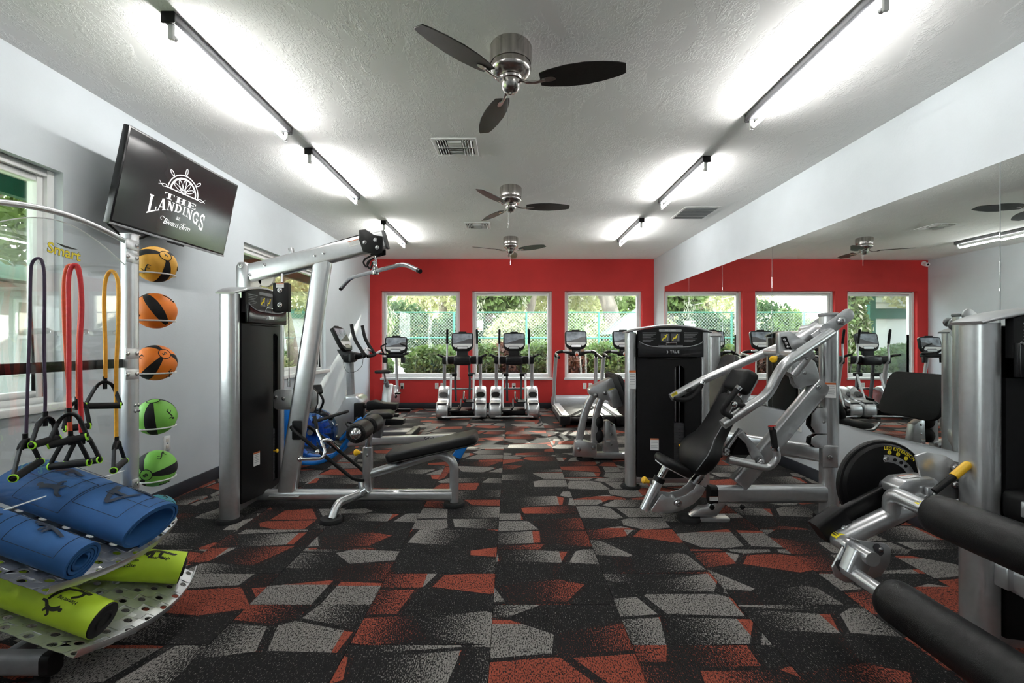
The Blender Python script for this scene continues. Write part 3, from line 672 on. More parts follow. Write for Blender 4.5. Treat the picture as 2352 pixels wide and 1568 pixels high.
def tower(root, M, Hp, Hc, title=None, slot=(.03, .13), pins=True, logo=True, post_label=True):
    """weight stack tower: local x across, -y the front, z up"""
    PX = .328
    for s in (-1, 1):
        p = MB(M).sweep([(s*PX, 0, .02), (s*PX, 0, Hp)], post_profile(), up=(0, 1, 0)).to('post', 'brushed' if False else 'silver', root, ang=60)
        MB(M).lathe([(0, 0), (.088, 0), (.088, .014), (.080, .026), (0, .026)], (s*PX, 0, 0), n=24).to('foot_pad', 'rubber', p)
    arch = lambda x: Hp+(Hc-Hp)*(1-(x/.385)**2)
    xs = [-.385+.77*k/24 for k in range(25)]
    MB(M).sweep([(x, 0, arch(x)) for x in xs], rrect(.190, .018, .008), up=(0, 1, 0) if False else None, scl=[.72+.28*min(1, 8*min(k, 24-k)/24) for k in range(25)]).to('top_cap', 'silver', root)
    zb = Hc-.205
    tops = [(x, arch(x)-.012) for x in [.285-.57*k/20 for k in range(21)]]
    hd = MB(M).prism([(-.285, zb), (.285, zb)]+tops, (0, -.060, 0), (1, 0, 0), (0, 0, 1), .030).to('header_panel', 'black', root)
    MB(M).bb((-.30, -.058, .10), (.30, .075, Hp-.02)).to('back_panel', 'black', root, bev=.01) if False else MB(M).bb((-.292, .02, .09), (.292, .078, Hp-.01)).to('back_panel', 'black', root, bev=.01)
    # title bar, instruction lines and the two pictograms printed on the header
    f = -.0905
    tb = MB(M).prism(rrect(.200, .024, .008), (0, f, Hc-.045), (1, 0, 0), (0, 0, 1), .001).to('title_bar', 'print_grey', hd)
    if title: lettering(title, (0, f-.0016, Hc-.045), (1, 0, 0), (0, 0, 1), .017, 'paper', hd, M=M)
    mb = MB(M)
    for sx in (-1, 1):
        for k in range(6):
            xa = sx*.185; wd_ = .115-.02*(k % 3)
            mb.prism([(0, 0), (wd_, 0), (wd_, .0028), (0, .0028)], (xa-.06, f, Hc-.082-k*.0125), (1, 0, 0), (0, 0, 1), .0006)
        mb.prism([(-.062, 0), (.062, 0), (.062, .006), (-.062, .006)], (sx*.185, f, Hc-.070), (1, 0, 0), (0, 0, 1), .0006)
        mb.to('instruction_print', 'print_grey', hd); mb = MB(M)
    for sx in (-.045, .045):
        MB(M).prism(rrect(.078, .072, .004), (sx, f, Hc-.108), (1, 0, 0), (0, 0, 1), .0006).to('picture_tile', 'darkgrey', hd)
        mb = MB(M); q = lambda a, b, r: mb.sweep([(sx+a[0], f-.0012, Hc-.108+a[1]), (sx+b[0], f-.0012, Hc-.108+b[1])], circ(r, 6))
        q((-.024, -.026), (-.018, -.006), .004); q((-.018, -.006), (.002, -.004), .005); q((.002, -.004), (.012, .018), .006); q((.010, .014), (-.008 if sx < 0 else .0, .020 if sx < 0 else -.01), .003)
        mb.ball((sx+.016, f-.0012, Hc-.108+.026), .006, n=8).to('exercise_figure', 'label_yellow', hd)
        mb = MB(M); q((.022, -.030), (.026, .030), .002); q((.030, -.030), (-.02, -.031), .002); mb.to('machine_figure', 'print_grey', hd)
    # glossy tray below the header, smiling upper edge, logo, chrome holder
    zt = zb-.075
    sm = [(x, zb+.012+.050*(x/.285)**4) for x in [.285-.57*k/20 for k in range(21)]]
    tr = MB(M).prism([(-.285, zt), (.285, zt)]+sm, (0, -.088, 0), (1, 0, 0), (0, 0, 1), .028).to('tray', 'blackgloss', root, bev=.004)
    MB(M).sweep([(x, -.118, z+.001) for x, z in sm], circ(.004, 6)).to('tray_edge', 'grey', tr)
    if logo:
        lettering('TRUE', (.062, -.1175, zb-.028), (1, 0, 0), (0, 0, 1), .034, 'alu', tr, bold=.0008, spacing=1.08)if False else lettering('TRUE', (.030, -.1175, zb-.030), (1, 0, 0), (0, 0, 1), .032, 'alu', tr, M=M, bold=.0009, spacing=1.1)
        mb = MB(M)
        for k, sg in ((0, 1), (1, -1)): mb.sweep([(-.040, -.117, zb-.030+sg*.010), (-.032, -.117, zb-.030+sg*.010), (-.032, -.117, zb-.030), (-.024-.0*k, -.117, zb-.030)], circ(.0022, 6))
        mb.to('logo_mark', 'alu', tr)
    MB(M).tube(fil([(-.046, -.100, zb+.000), (-.046, -.122, zb+.050), (.046, -.122, zb+.050), (.046, -.100, zb+.000)], .008, 3), .004, 8).to('chrome_holder', 'chrome', tr)
    MB(M).bb((-.11, -.105, zb+.008), (.11, -.088, zb+.030)).to('holder_pocket', 'darkgrey', tr, bev=.003)
    # bowed shroud with a slot that shows the guide rods and the weight stack
    bow = lambda x: -.062-.038*(1-(x/.285)**2)
    def panel(a, b, z0, z1):
        n = 8; xs_ = [a+(b-a)*k/n for k in range(n+1)]
        pl = [(x, bow(x)) for x in xs_]+[(x, bow(x)+.022) for x in xs_[::-1]]
        return [(x, y) for x, y in pl], z0, z1
    mb = MB(M); z1 = zt-.006; z0 = .11
    for a, b, p, q in ((-.285, slot[0], z0, z1), (slot[1], .285, z0, z1), (slot[0], slot[1], z1-.07, z1), (slot[0], slot[1], z0, z0+.05)):
        pl, p, q = panel(a, b, p, q); mb.prism(pl, (0, 0, p), (1, 0, 0), (0, 1, 0), q-p)
    sh = mb.to('shroud', 'black', root, ang=30)
    r_ = (slot[1]-slot[0])/2; cx_ = (slot[0]+slot[1])/2       # rounded head of the slot
    ar = [(cx_+r_*math.cos(PI*k/10), r_*math.sin(PI*k/10)) for k in range(11)]
    for sg in (-1, 1):
        seg_ = [(cx_+sg*r_*math.cos(PI/2*k/6), z1-.07-r_+r_*math.sin(PI/2*k/6)) for k in range(7)]+[(cx_+sg*r_, z1-.07)]
        MB(M).prism(seg_, (0, bow(cx_)+.004, 0), (1, 0, 0), (0, 0, 1), -.012).to('slot_corner', 'black', sh)
    MB(M).sweep([(-.20, bow(-.2)-.001, z1-.012), (0, bow(0)-.004, z1-.012), (.20, bow(.2)-.001, z1-.012)], circ(.005, 6)).to('grab_lip', 'black', sh)
    for s in (-1, 1): MB(M).cyl((cx_+s*.030, -.010, .15), (cx_+s*.030, -.010, z1-.01), .010, n=12).to('guide_rod', 'chrome', root)
    mb = MB(M)
    for k in range(17): mb.box((cx_-.03, -.022, .165+k*.0255), (.20, .07, .0235))
    ws = mb.to('weight_stack', 'darkgrey', root)
    MB(M).cyl((cx_-.012, -.022, .60), (cx_-.012, -.022, z1-.02), .009, n=10).to('selector_rod', 'steel', ws)
    mb = MB(M)
    for k in range(15): mb.cyl((cx_+.010, -.0575, .176+k*.0255), (cx_+.010, -.0585, .176+k*.0255), .0045, n=8); 
    mb.to('pin_hole', 'black', ws)
    MB(M).lathe([(0, 0), (.006, 0), (.006, .030), (.015, .034), (.017, .046), (.008, .052), (0, .052)], (cx_+.010, -.056, .40), (0, -1, 0), n=12).to('selector_pin', 'yellow', ws)
    MB(M).bb((-.33, -.03, .045), (.33, .05, .105)).to('base_beam', 'silver', root, bev=.01)
    sticker((-.14, bow(-.14)-.0025, .41), V((1, -.131, 0)).normalized(), (0, 0, 1), .072, .105, sh, M=M)
    if post_label: sticker((-PX, -.067, Hp-.42), (1, 0, 0), (0, 0, 1), .060, .165, root, M=M)

# ---------------- lat pulldown and row station, left
t = thing('lat_pulldown', 'tall silver lat pulldown and row machine with long black bench', 'exercise machine', (-1.4, 3.66, 0))
ML = Matrix.Translation((-2.06, 3.663, 0)) @ Matrix.Rotation(PI/2, 4, 'Z')
tower(t, ML, 1.665, 1.74, slot=(.10, .20), post_label=False)
Y0 = 3.66
P = lambda x, y, Y=Y0: at(x, y, Y)
# upright, boom
col_ = MB().sweep([P(659, 1137), P(742, 597)], rrect(.075, .140, .025), up=(0, 1, 0)).to('upright', 'silver', t) if False else MB().sweep([P(659, 1137), P(742, 597)], rrect(.140, .075, .022), up=(0, 1, 0)).to('upright', 'silver', t)
MB().box(P(659, 1139)+V((0, 0, .012)), (.24, .12, .012)).to('upright_plate', 'silver', t, bev=.004)
boom = MB().sweep([P(576, 628), P(884, 551)], rrect(.078, .150, .022), up=(0, 0, 1)).to('boom', 'silver', t)
MB().sweep([P(883.5, 551), P(888, 549.9)], rrect(.080, .152, .022), up=(0, 0, 1)).to('boom_end_cap', 'darkgrey', boom)
for s in (-1, 1):
    y_ = Y0+s*.045
    MB().prism([(-.10, .0), (-.07, -.09), (.03, -.115), (.085, -.10), (.085, .03), (.02, .04), (-.05, .085), (-.10, .08)], P(858, 560)+V((0, s*.045, .02)), (1, 0, 0), (0, 0, 1), .006*-s).to('pulley_plate', 'black', boom, bev=.002)
    for a, b in ((-.055, -.02), (.03, .0), (.045, -.06)): bolt(P(858, 560)+V((a, s*.053, .02+b)), (0, s, 0), .012, boom)
for s in (-1, 1):
    bolt(P(614, 610)+V((0, s*.041, 0)), (0, s, 0), .010, boom); bolt(P(580, 633)+V((0, s*.041, 0)), (0, s, 0), .010, boom)
    bolt(P(728, 588)+V((0, s*.041, 0)), (0, s, 0), .010, boom); bolt(P(748, 583)+V((0, s*.041, 0)), (0, s, 0), .010, boom)
sticker(P(818, 560)+V((0, -.041, 0)), V((.96, 0, .25)), V((-.25, 0, .96)), .10, .045, boom)
MB().cyl(P(684, 586)+V((0, 0, .02)), P(850, 541)+V((0, 0, .03)), .004, n=6).to('cable', 'rubber', boom)
MB().box(P(672, 592)+V((0, 0, .03)), (.035, .05, .10), M=Matrix.Rotation(R(-14), 3, 'Y')).to('cable_guide', 'silver', boom, bev=.008)
for x, y in ((585, 645), (612, 640)): MB().lathe([(0, -.014), (.062, -.014), (.066, -.010), (.058, 0), (.066, .010), (.062, .014), (0, .014)], P(x, y), (0, 1, 0), n=24).to('pulley', 'ivory', boom)
# bracket that carries the boom on the tower
MB().prism([(-.05, -.20), (.045, -.20), (.045, .06), (.02, .095), (-.03, .095), (-.05, .06)], P(567, 630)+V((-.01, .05, 0)), (1, 0, 0), (0, 0, 1), .10).to('boom_bracket', 'silver', t, bev=.012)
bolt(P(562, 618)+V((0, -.055, .02)), (0, -1, 0), .013, t)
# hanging pulley box and its cables
bx_ = MB().box(P(648, 683, 3.56), (.118, .062, .226)).to('pulley_box', 'black', t, bev=.008)
for dz in (.055, -.06): bolt(P(648, 683, 3.56)+V((0, -.033, dz)), (0, -1, 0), .014, bx_)
sticker(P(648, 656, 3.56)+V((0, -.032, 0)), (1, 0, 0), (0, 0, 1), .06, .035, bx_)
MB().cyl(P(648, 650, 3.56), P(648, 630, 3.60), .011, n=10).to('hanger_bolt', 'chrome', bx_)
MB().cyl(P(663, 716, 3.56), P(664, 872, 3.60), .004, n=6).to('cable', 'rubber', t)
MB().cyl(P(664, 868, 3.6), P(664, 888, 3.6), .011, n=10).to('cable_terminal', 'steel', t)
# pulley guards on the upright
MB().prism(rrect(.20, .165, .035, 5), P(658, 917, 3.725), (1, 0, 0), (0, 0, 1), .012).to('pulley_guard', 'silver', t, bev=.003)
MB().prism([(-.10, -.11), (.06, -.11), (.085, -.05), (.085, .05), (.05, .085), (-.10, .085)], P(704, 915, 3.70), (1, 0, 0), (0, 0, 1), .012).to('pulley_guard', 'silver', t, bev=.003)
MB().prism([(-.10, -.10), (.07, -.10), (.095, -.04), (.095, .05), (.06, .09), (-.10, .09)], P(705, 915, 3.74), (1, 0, 0), (0, 0, 1), .03).to('pulley_guard_edge', 'black', t)
for x, y in ((651, 915), (633, 912), (710, 908), (711, 935)): bolt(P(x, y, 3.685 if x > 700 else 3.71), (0, -1, 0), .012, t)
# black foot rest rods, bracket
MB().prism(rrect(.075, .15, .01), P(684, 987, 3.60), (1, 0, 0), (0, 0, 1), .02).to('rod_bracket', 'black', t, bev=.003)
for dy in (-.10, .14):
    MB().tube(fil([P(676, 978, 3.62)+V((0, dy*.5, 0)), P(690, 985, 3.62)+V((0, dy, 0)), P(822, 1092, 3.62)+V((0, dy, 0)), P(832, 1100, 3.66)+V((.02, dy*.4, .0))], .05), .014, 10).to('foot_rod', 'black', t)
# row handle on its clip
hp = MB().tube(fil([P(690, 1054, 3.40), P(742, 1052, 3.40), P(748, 1034, 3.42), P(736, 1012, 3.44), P(757, 1009, 3.46), P(778, 1030, 3.50)], .025), .0125, 10).to('row_handle', 'chrome', t)
MB().ball(P(690, 1054, 3.40), .022, n=12).to('handle_knob', 'chrome', hp)
MB().ball(P(729, 1037, 3.42), .018, n=12).to('handle_knob', 'chrome', hp)
MB().tube(cat([P(727, 985, 3.50), P(731, 996, 3.49), P(738, 1010, 3.46)], 4), .009, 8).to('snap_clip', 'chrome', hp)
MB().cyl(P(722, 955, 3.52), P(728, 985, 3.50), .015, .013, n=10).to('cable_stop', 'black', hp)
# base beam, bench
MB().sweep([(-2.02, Y0, .085), (-.47, Y0, .085)], rrect(.085, .085, .03), up=(0, 0, 1)).to('base_beam', 'silver', t)
MB().tube(fil([P(1043, 1152), P(1043, 1060), P(1012, 1040), P(850, 1088)], .16, 8), .036, 14).to('bench_frame', 'silver', t)
foot_pad(P(1043, 1160), .085, t)
bp_ = MB().sweep([P(845, 1136), P(845, 1026)], rrect(.070, .080, .02), up=(0, 1, 0)).to('bench_post', 'silver', t)
MB().cyl(P(846, 1030), P(849, 985), .026, n=14).to('telescoping_post', 'chrome', bp_)
star_knob(P(842, 1040), (-1, 0, .06), bp_)
bolt(P(847, 1042)+V((0, -.041, 0)), (0, -1, 0), .010, bp_)
# bench pad, tilted up towards its free end
pd = MB(Matrix.Translation(P(995, 1024)) @ Matrix.Rotation(R(-12.5), 4, 'Y'))
pd.prism([(x*1., y) for x, y in rrect(.725, .30, .055, 6)], (0, 0, -.035), (1, 0, 0), (0, 1, 0), .075)
pad = pd.to('bench_pad', 'leather', t, bev=.022, seg=4)
MB(pd.M).sweep([V((x, y, -.034)) for x, y in rrect(.715, .29, .05, 6)], circ(.006, 6), closed=True).to('piping', 'black', pad)
MB(pd.M).bb((-.25, -.05, -.055), (.30, .05, -.036)).to('pad_plate', 'silver', pad)
# thigh rollers
rl = [(-1.163, 3.405), (-1.163, 3.70)]
for x, y in rl:
    r_ = MB().lathe([(.018, 0), (.060, 0), (.074, .012), (.078, .05), (.078, .17), (.074, .208), (.060, .22), (.018, .22)], (x, y, .625), (0, 1, 0), n=28).to('thigh_roller', 'leather', t)
    mb = MB()
    for k in range(20):
        a = 2*PI*k/20
        for yy in (y-.001, y+.221): mb.sweep([(x+.048*math.cos(a), yy, .625+.048*math.sin(a)), (x+.066*math.cos(a), yy, .625+.066*math.sin(a))], circ(.0026, 5))
    mb.to('pleats', 'black', r_)
MB().cyl((-1.163, 3.39, .625), (-1.163, 3.94, .625), .016, n=14).to('roller_axle', 'chrome', t)
for y, s in ((3.405, -1), (3.92, 1)): MB().lathe([(0, .030), (.022, .026), (.040, .010), (.046, 0), (0, 0)], (-1.163, y, .625), (0, s, 0), n=24).to('roller_end_cap', 'chrome', t)
# bent front legs either side
for s, f_ in ((-1, 1), (1, 1)):
    a = V((-1.20, Y0+s*.05, .105)); b = V((-1.29, Y0+s*.27, .10)); c = V((-1.31, Y0+s*.335, .02))
    MB().tube(fil([a+V((.06, 0, .04)), a, b+V((0, 0, .015)), c], .12, 6), .030, 12).to('side_leg', 'silver' , t)
    foot_pad(c, .082, t)
# lat bar on its chain
br = MB().tube(fil([V((-1.52, 4.10, 1.806)), V((-1.405, 4.0, 1.882)), V((-.785, 3.36, 1.890)), V((-.660, 3.24, 1.822))], .09, 6), .0165, 12).to('lat_bar', 'steel', t)
for p, q in ((V((-1.52, 4.10, 1.806)), V((-1.54, 4.117, 1.792))), (V((-.660, 3.24, 1.822)), V((-.640, 3.22, 1.811)))): MB().cyl(p, q, .0168, n=12).to('bar_end_cap', 'black', br)
cb_ = V((-1.095, 3.68, 1.886))
MB().lathe([(0, -.03), (.026, -.025), (.032, 0), (.024, .022), (.015, .045), (.018, .06), (0, .064)], cb_, (0, 0, 1), n=16).to('swivel', 'chrome', br)
for k in range(5):
    Q = Matrix.Rotation(PI/2*(k % 2), 4, 'Z'); c = cb_+V((0, 0, .085+k*.026))
    MB().sweep([c+Q @ V((.010*math.cos(a), 0, .018*math.sin(a))) for a in [2*PI*j/12 for j in range(12)]], circ(.0032, 6), closed=True).to('chain_link', 'chrome', br)
for s in (-1, 1):
    MB().tube(fil([P(872, 562)+V((0, s*.03, -.01)), P(874, 580)+V((0, s*.04, 0)), P(842, 597)+V((0, s*.045, 0)), P(838, 605)+V((0, s*.045, 0)), P(846, 617)+V((0, s*.045, 0)), P(853, 600)+V((0, s*.045, 0))], .02), .007, 8).to('bar_hook', 'black', t)
MB().cyl(P(866, 566), P(866, 590), .008, n=8).to('cable_end', 'rubber', t)

# ---------------- multi press, right of centre
t = thing('multi_press', 'silver multi press machine with black back pad and long press arms', 'exercise machine', (1.8, 3.7, 0))
MM = Matrix.Translation((1.413, 4.12, 0))
tower(t, MM, 1.40, 1.462, 'MULTI-PRESS')
YM = 3.36
P = lambda x, y, Y=YM: at(x, y, Y)
ms = MB().cyl((2.37, 3.39, .02), (2.37, 3.39, 1.50), .063, n=28).to('mast', 'silver', t)
MB().lathe([(0, 1.528), (.058, 1.528), (.070, 1.522), (.072, 1.512), (.066, 1.500), (0, 1.50)], (2.37, 3.39, 0), n=28).to('mast_cap', 'grey', ms)
foot_pad((2.37, 3.39, 0), .10, t)
sticker((2.333, 3.318, .96), V((.85, -.42, 0)).normalized(), (0, 0, 1), .065, .11, ms)
MB().sweep([(1.50, YM, .188), (2.33, YM+.02, .188)], rrect(.080, .128, .028), up=(0, 0, 1)).to('base_beam', 'silver', t)
MB().sweep([(1.462, YM, .188), (1.515, YM, .188)], rrect(.084, .132, .028), up=(0, 0, 1)).to('beam_end_cap', 'black', t)
sticker(P(1633, 1140)+V((0, -.046, 0)), (1, 0, 0), (0, 0, 1), .062, .030, t)
MB().sweep([(2.30, 3.36, 1.005), (1.68, 3.36, .265)], rrect(.078, .135, .026), up=(0, 0, 1)).to('diagonal_brace', 'silver', t)
bolt((2.245, 3.318, .985), (0, -1, 0), .014, t)
# foot: plate, gusset, strut
MB().prism([(-.17, 0), (.16, 0), (.19, .014), (.19, .034), (-.12, .034), (-.17, .02)], P(1612, 1192)+V((0, .045, -.012)), (1, 0, 0), (0, 0, 1), .09).to('foot_plate', 'silver', t, bev=.006)
MB().prism([(-.13, 0), (.06, 0), (.165, .135), (.06, .135), (.015, .07), (-.05, .065)], P(1622, 1186)+V((0, .035, .01)), (1, 0, 0), (0, 0, 1), .07).to('foot_gusset', 'silver', t, bev=.008)
foot_pad(P(1582, 1200), .085, t); bolt(P(1630, 1160)+V((0, -.04, 0)), (0, -1, 0), .014, t, material='black'); bolt(P(1698, 1159)+V((0, -.045, 0)), (0, -1, 0), .014, t, material='black')
# crescent carrier of seat and back
for dy in (-.066, .060):
    po = [P(x, y)-P(1548, 1147) for x, y in ((1489, 1163), (1493, 1168), (1510, 1171), (1535, 1170), (1560, 1163), (1585, 1149), (1603, 1131), (1612, 1114), (1592, 1104), (1586, 1116), (1566, 1130), (1544, 1136), (1524, 1134), (1513, 1127))]
    MB().prism([(p.x, p.z) for p in po], P(1548, 1147)+V((0, dy+.006, 0)), (1, 0, 0), (0, 0, 1), .012).to('carrier_plate', 'silver', t, bev=.004)
bolt(P(1548, 1147)+V((0, -.074, 0)), (0, -1, 0), .022, t)
MB().cyl(P(1548, 1147)+V((0, -.06, 0)), P(1548, 1147)+V((0, .06, 0)), .02, n=12).to('pivot_axle', 'steel', t)
st_ = MB().cyl(P(1480, 1170), P(1514, 1100), .037, n=20).to('seat_sleeve', 'silver', t)
MB().cyl(P(1512, 1104), P(1535, 1062), .026, n=16).to('seat_tube', 'chrome', t)
for k in range(2): MB().cyl(P(1519+k*4, 1090-k*7)+V((-.012, -.020, 0)), P(1519+k*4, 1090-k*7)+V((-.013, -.0265, 0)), .006, n=8).to('height_hole', 'black', t)
MB().cyl(P(1511, 1106), P(1516, 1096), .041, n=16).to('sleeve_collar', 'black', t)
star_knob(P(1503, 1112), (-1, -.1, .45), t)
Q = Matrix.Translation(P(1546, 1067)) @ Matrix.Rotation(R(28), 4, 'Y')
sp_ = MB(Q).prism(rrect(.27, .25, .09, 6), (0, 0, -.03), (1, 0, 0), (0, 1, 0), .06).to('seat_pad', 'leather', t, bev=.022, seg=4)
MB(Q).prism(rrect(.22, .18, .04, 4), (0, 0, -.038), (1, 0, 0), (0, 1, 0), .008).to('seat_plate', 'paper', sp_)
# back pad: leaning slab with lumbar wings; local u up the pad, n to the front
u_ = V((.282, 0, .496)).normalized(); n_ = V((-u_.z, 0, u_.x)); o_ = V((1.314, YM, .394))
def padsheet(prof):
    rows = []
    for s, hw, bulge, th in prof:
        ring = []
        for k in range(24):
            a = 2*PI*k/24; cx_, sy_ = math.cos(a), math.sin(a)
            e = .45; yy = hw*math.copysign(abs(cx_)**e, cx_); tt = math.copysign(abs(sy_)**e, sy_)
            front = bulge*(1-(abs(yy)/hw)**2*.35); dn = front if tt > 0 else -th
            ring.append(o_+u_*s+V((0, yy, 0))+n_*(dn*abs(tt)))
        rows.append(ring+[ring[0]])
    return rows
rows = padsheet([(-.03, .06, .0, .02), (-.015, .12, .02, .05), (.01, .17, .04, .075), (.07, .215, .075, .085), (.14, .235, .080, .085), (.20, .215, .065, .085), (.26, .165, .035, .085), (.34, .150, .015, .085), (.46, .145, .010, .08), (.56, .140, .010, .075), (.60, .13, .005, .07), (.62, .09, -.01, .04)])
bkp = MB().grid(rows).to('back_pad', 'leather', t, ang=60)
MB().tube([o_+u_*s+V((0, -hw*.985, 0))+n_*(b*.40) for s, hw, b in ((.01, .17, .04), (.07, .215, .075), (.14, .235, .08), (.20, .215, .065), (.26, .165, .035), (.34, .15, .015), (.46, .145, .01), (.56, .14, .01))], .003, 6).to('seam', 'grey', bkp)
Q = Matrix((( n_.x, 0, u_.x, 0), (0, 1, 0, 0), (n_.z, 0, u_.z, 0), (0, 0, 0, 1)))
hpad = MB(Matrix.Translation(o_+u_*.735+n_*-.02) @ Q).prism(rrect(.11, .25, .035, 5), (0, 0, -.09), (1, 0, 0), (0, 1, 0), .18).to('head_pad', 'leather', t, bev=.035, seg=4)
MB().sweep([o_+u_*.30-n_*.10, o_+u_*.80-n_*.10], rrect(.06, .04, .01), up=(0, 1, 0)).to('pad_bar', 'silver', t)
MB().cyl(P(1592, 1110), P(1622, 1072), .034, n=16).to('pad_tube', 'steel', t)
# press arms on the mast top
na = [at(1908, 763, 3.26)]+[at(x, y, 3.08) for x, y in ( (1803, 834), (1783, 866), (1764, 906), (1660, 975))]
MB().tube(fil(na, .09, 6), .034, 16).to('press_arm', 'silver', t)
fa = [at(1868, 763, 3.50)]+[at(x, y, 3.64) for x, y in ( (1762, 808), (1607, 876), (1541, 913))]
fa_ = MB().tube(fil(fa, .08, 6), .032, 16).to('press_arm', 'silver', t)
caution(at(1549, 905, 3.60), V((.85, 0, .5)).normalized(), V((-.5, 0, .85)).normalized(), .05, .022, fa_)
MB().cyl(at(1762, 809, 3.60), at(1826, 813, 3.12), .031, n=16).to('cross_tube', 'silver', t)
star_knob(at(1790, 815, 3.30), (-.8, -.5, -.35), t)
for s, Y_ in ((-1, 3.30), (1, 3.485)):
    o2 = V((2.335, Y_, 1.43)); e_ = V((.80, 0, .60)) if s < 0 else V((.80, 0, .60))
    w2 = V((-.60, 0, .80))
    q_ = 0 if s < 0 else -.10
    MB().prism([(-.17, -.045), (.14+q_, -.045), (.165+q_, -.03), (.175+q_, 0), (.165+q_, .03), (.14+q_, .045), (-.17, .045)], o2, e_, w2, .014).to('link_plate', 'silver', t, bev=.003)
    bolt(o2+e_*.06+V((0, s*.016 if s < 0 else .016, 0)), (0, s, 0), .026, t)
MB().cyl((2.27, 3.27, 1.40), (2.27, 3.52, 1.40), .045, n=20).to('pivot_tube', 'silver', t)
MB().cyl((2.28, 3.37, 1.42), (2.02, 3.37, 1.25), .046, n=18).to('carriage_tube', 'silver', t)
MB().prism([(-.10, -.06), (.12, -.09), (.16, -.02), (-.02, .10), (-.10, .09)], at(1812, 792, 3.34), (1, 0, 0), (0, 0, 1), .05).to('carriage_gusset', 'silver', t, bev=.006)
MB().sweep([at(1800, 773, 3.27), at(1812, 803, 3.27)], rrect(.02, .045, .006), up=(0, 1, 0)).to('slot_strip', 'black', t)
for k in range(3): bolt(at(1802+4*k, 780+8*k, 3.25), (0, -1, 0), .008, t)
for pts, Y_ in ((((1694, 893), (1655, 944), (1680, 957)), 3.05), (((1612, 880), (1600, 905), (1575, 920), (1546, 914)), 3.62)):
    h_ = MB().tube(fil([at(x, y, Y_) for x, y in pts], .05, 6), .019, 12).to('hand_grip', 'rubber', t)
    a_, b_ = at(*pts[0], Y_), at(*pts[1], Y_); MB().cyl(a_+(a_-b_).normalized()*.020, a_-(a_-b_).normalized()*.004, .022, n=14).to('grip_collar', 'chrome', h_)
MB().cyl(at(1688, 928, 3.05), at(1709, 932, 3.08), .017, n=12).to('side_grip', 'rubber', t)
MB().ball(at(1686, 928, 3.05), .022, n=12).to('grip_knob', 'chrome', t)
MB().cyl(at(1579, 897, 3.58), at(1585, 895, 3.52), .015, n=12).to('side_grip', 'rubber', t)
# cable guards, foot lever, rear beam
MB().prism(rrect(.19, .19, .055, 5), P(1841, 856)+V((0, -.03, 0)), V((.97, 0, .25)), V((-.25, 0, .97)), .012).to('pulley_guard', 'silver', t, bev=.003)
MB().prism(rrect(.18, .18, .055, 5), P(1841, 856)+V((.012, .03, -.02)), V((.97, 0, .25)), V((-.25, 0, .97)), .012).to('pulley_guard', 'silver', t, bev=.003)
MB().cyl(P(1841, 856)+V((0, -.012, 0)), P(1841, 856)+V((0, .02, 0)), .075, n=24).to('pulley', 'black', t)
MB().cyl(P(1858, 808), P(1815, 862), .05, n=20).to('cam_tube', 'silver', t)
bolt(P(1839, 855)+V((0, -.045, 0)), (0, -1, 0), .010, t); bolt(P(1843, 824)+V((0, -.045, 0)), (0, -1, 0), .010, t)
for y0, h_ in ((965, .19), (1012, .10)):
    MB().prism([(.05, -h_/2), (.05, h_/2), (-.02, h_/2), (-.06, h_/4), (-.065, -h_/5), (-.03, -h_/2)], P(1880, y0)+V((0, -.01, 0)), (1, 0, 0), (0, 0, 1), .012).to('pulley_guard', 'silver', t, bev=.003)
    MB().prism([(.05, -h_/2), (.05, h_/2), (-.02, h_/2), (-.07, h_/4), (-.075, -h_/5), (-.03, -h_/2)], P(1880, y0)+V((0, .03, 0)), (1, 0, 0), (0, 0, 1), .02).to('pulley_edge', 'black', t)
bolt(P(1888, 968)+V((0, -.02, 0)), (0, -1, 0), .010, t)
MB().tube(fil([at(x, y, 3.16) for x, y in ((1672, 1056), (1766, 1077), (1787, 1050), (1781, 1030))], .09, 7), .024, 14).to('foot_lever', 'silver', t)
lv = MB().cyl(at(1780, 1027, 3.16), at(1774, 984, 3.16), .021, n=14).to('lever_grip', 'rubber', t)
MB().cyl(at(1774, 985, 3.16), at(1773, 978, 3.16), .026, n=14).to('lever_cap', 'chrome', lv); MB().cyl(at(1781, 1034, 3.16), at(1780, 1027, 3.16), .028, n=14).to('lever_collar', 'chrome', lv)
MB().prism([(-.16, .16), (-.12, .19), (-.04, .10), (.03, .0), (.05, -.06), (0, -.08), (-.05, -.02), (-.10, .10)], at(1743, 1050, 3.26), (1, 0, 0), (0, 0, 1), .012).to('link_arm', 'silver', t, bev=.003)
bolt(at(1748, 1061, 3.22), (0, -1, 0), .022, t); bolt(at(1667, 1036, 3.22), (0, -1, 0), .022, t)
MB().prism([(0, 0), (.13, 0), (.10, .16), (.05, .12)], at(1672, 1040, 3.34), (1, 0, 0), (0, 0, 1), .06).to('link_housing', 'black', t)
MB().sweep([at(1668, 1030, 3.28), at(1700, 985, 3.28)], rrect(.02, .04, .006), up=(0, 1, 0)).to('link_bar', 'silver', t)
MB().prism([(0, -.02), (.17, -.05), (.17, -.08), (0, -.06)], at(1677, 1040, 3.20), (1, 0, 0), (0, 0, 1), .01).to('decal_plate', 'paper', t)
MB().sweep([(2.33, 3.42, .475), (1.745, 4.10, .475)], rrect(.07, .125, .026), up=(0, 0, 1)).to('rear_beam', 'silver', t)
MB().box((2.345, 3.345, .475), (.10, .05, .16), rz=-.4).to('beam_bracket', 'silver', t, bev=.008)
bolt((2.325, 3.312, .475), (-.3, -1, 0), .014, t)

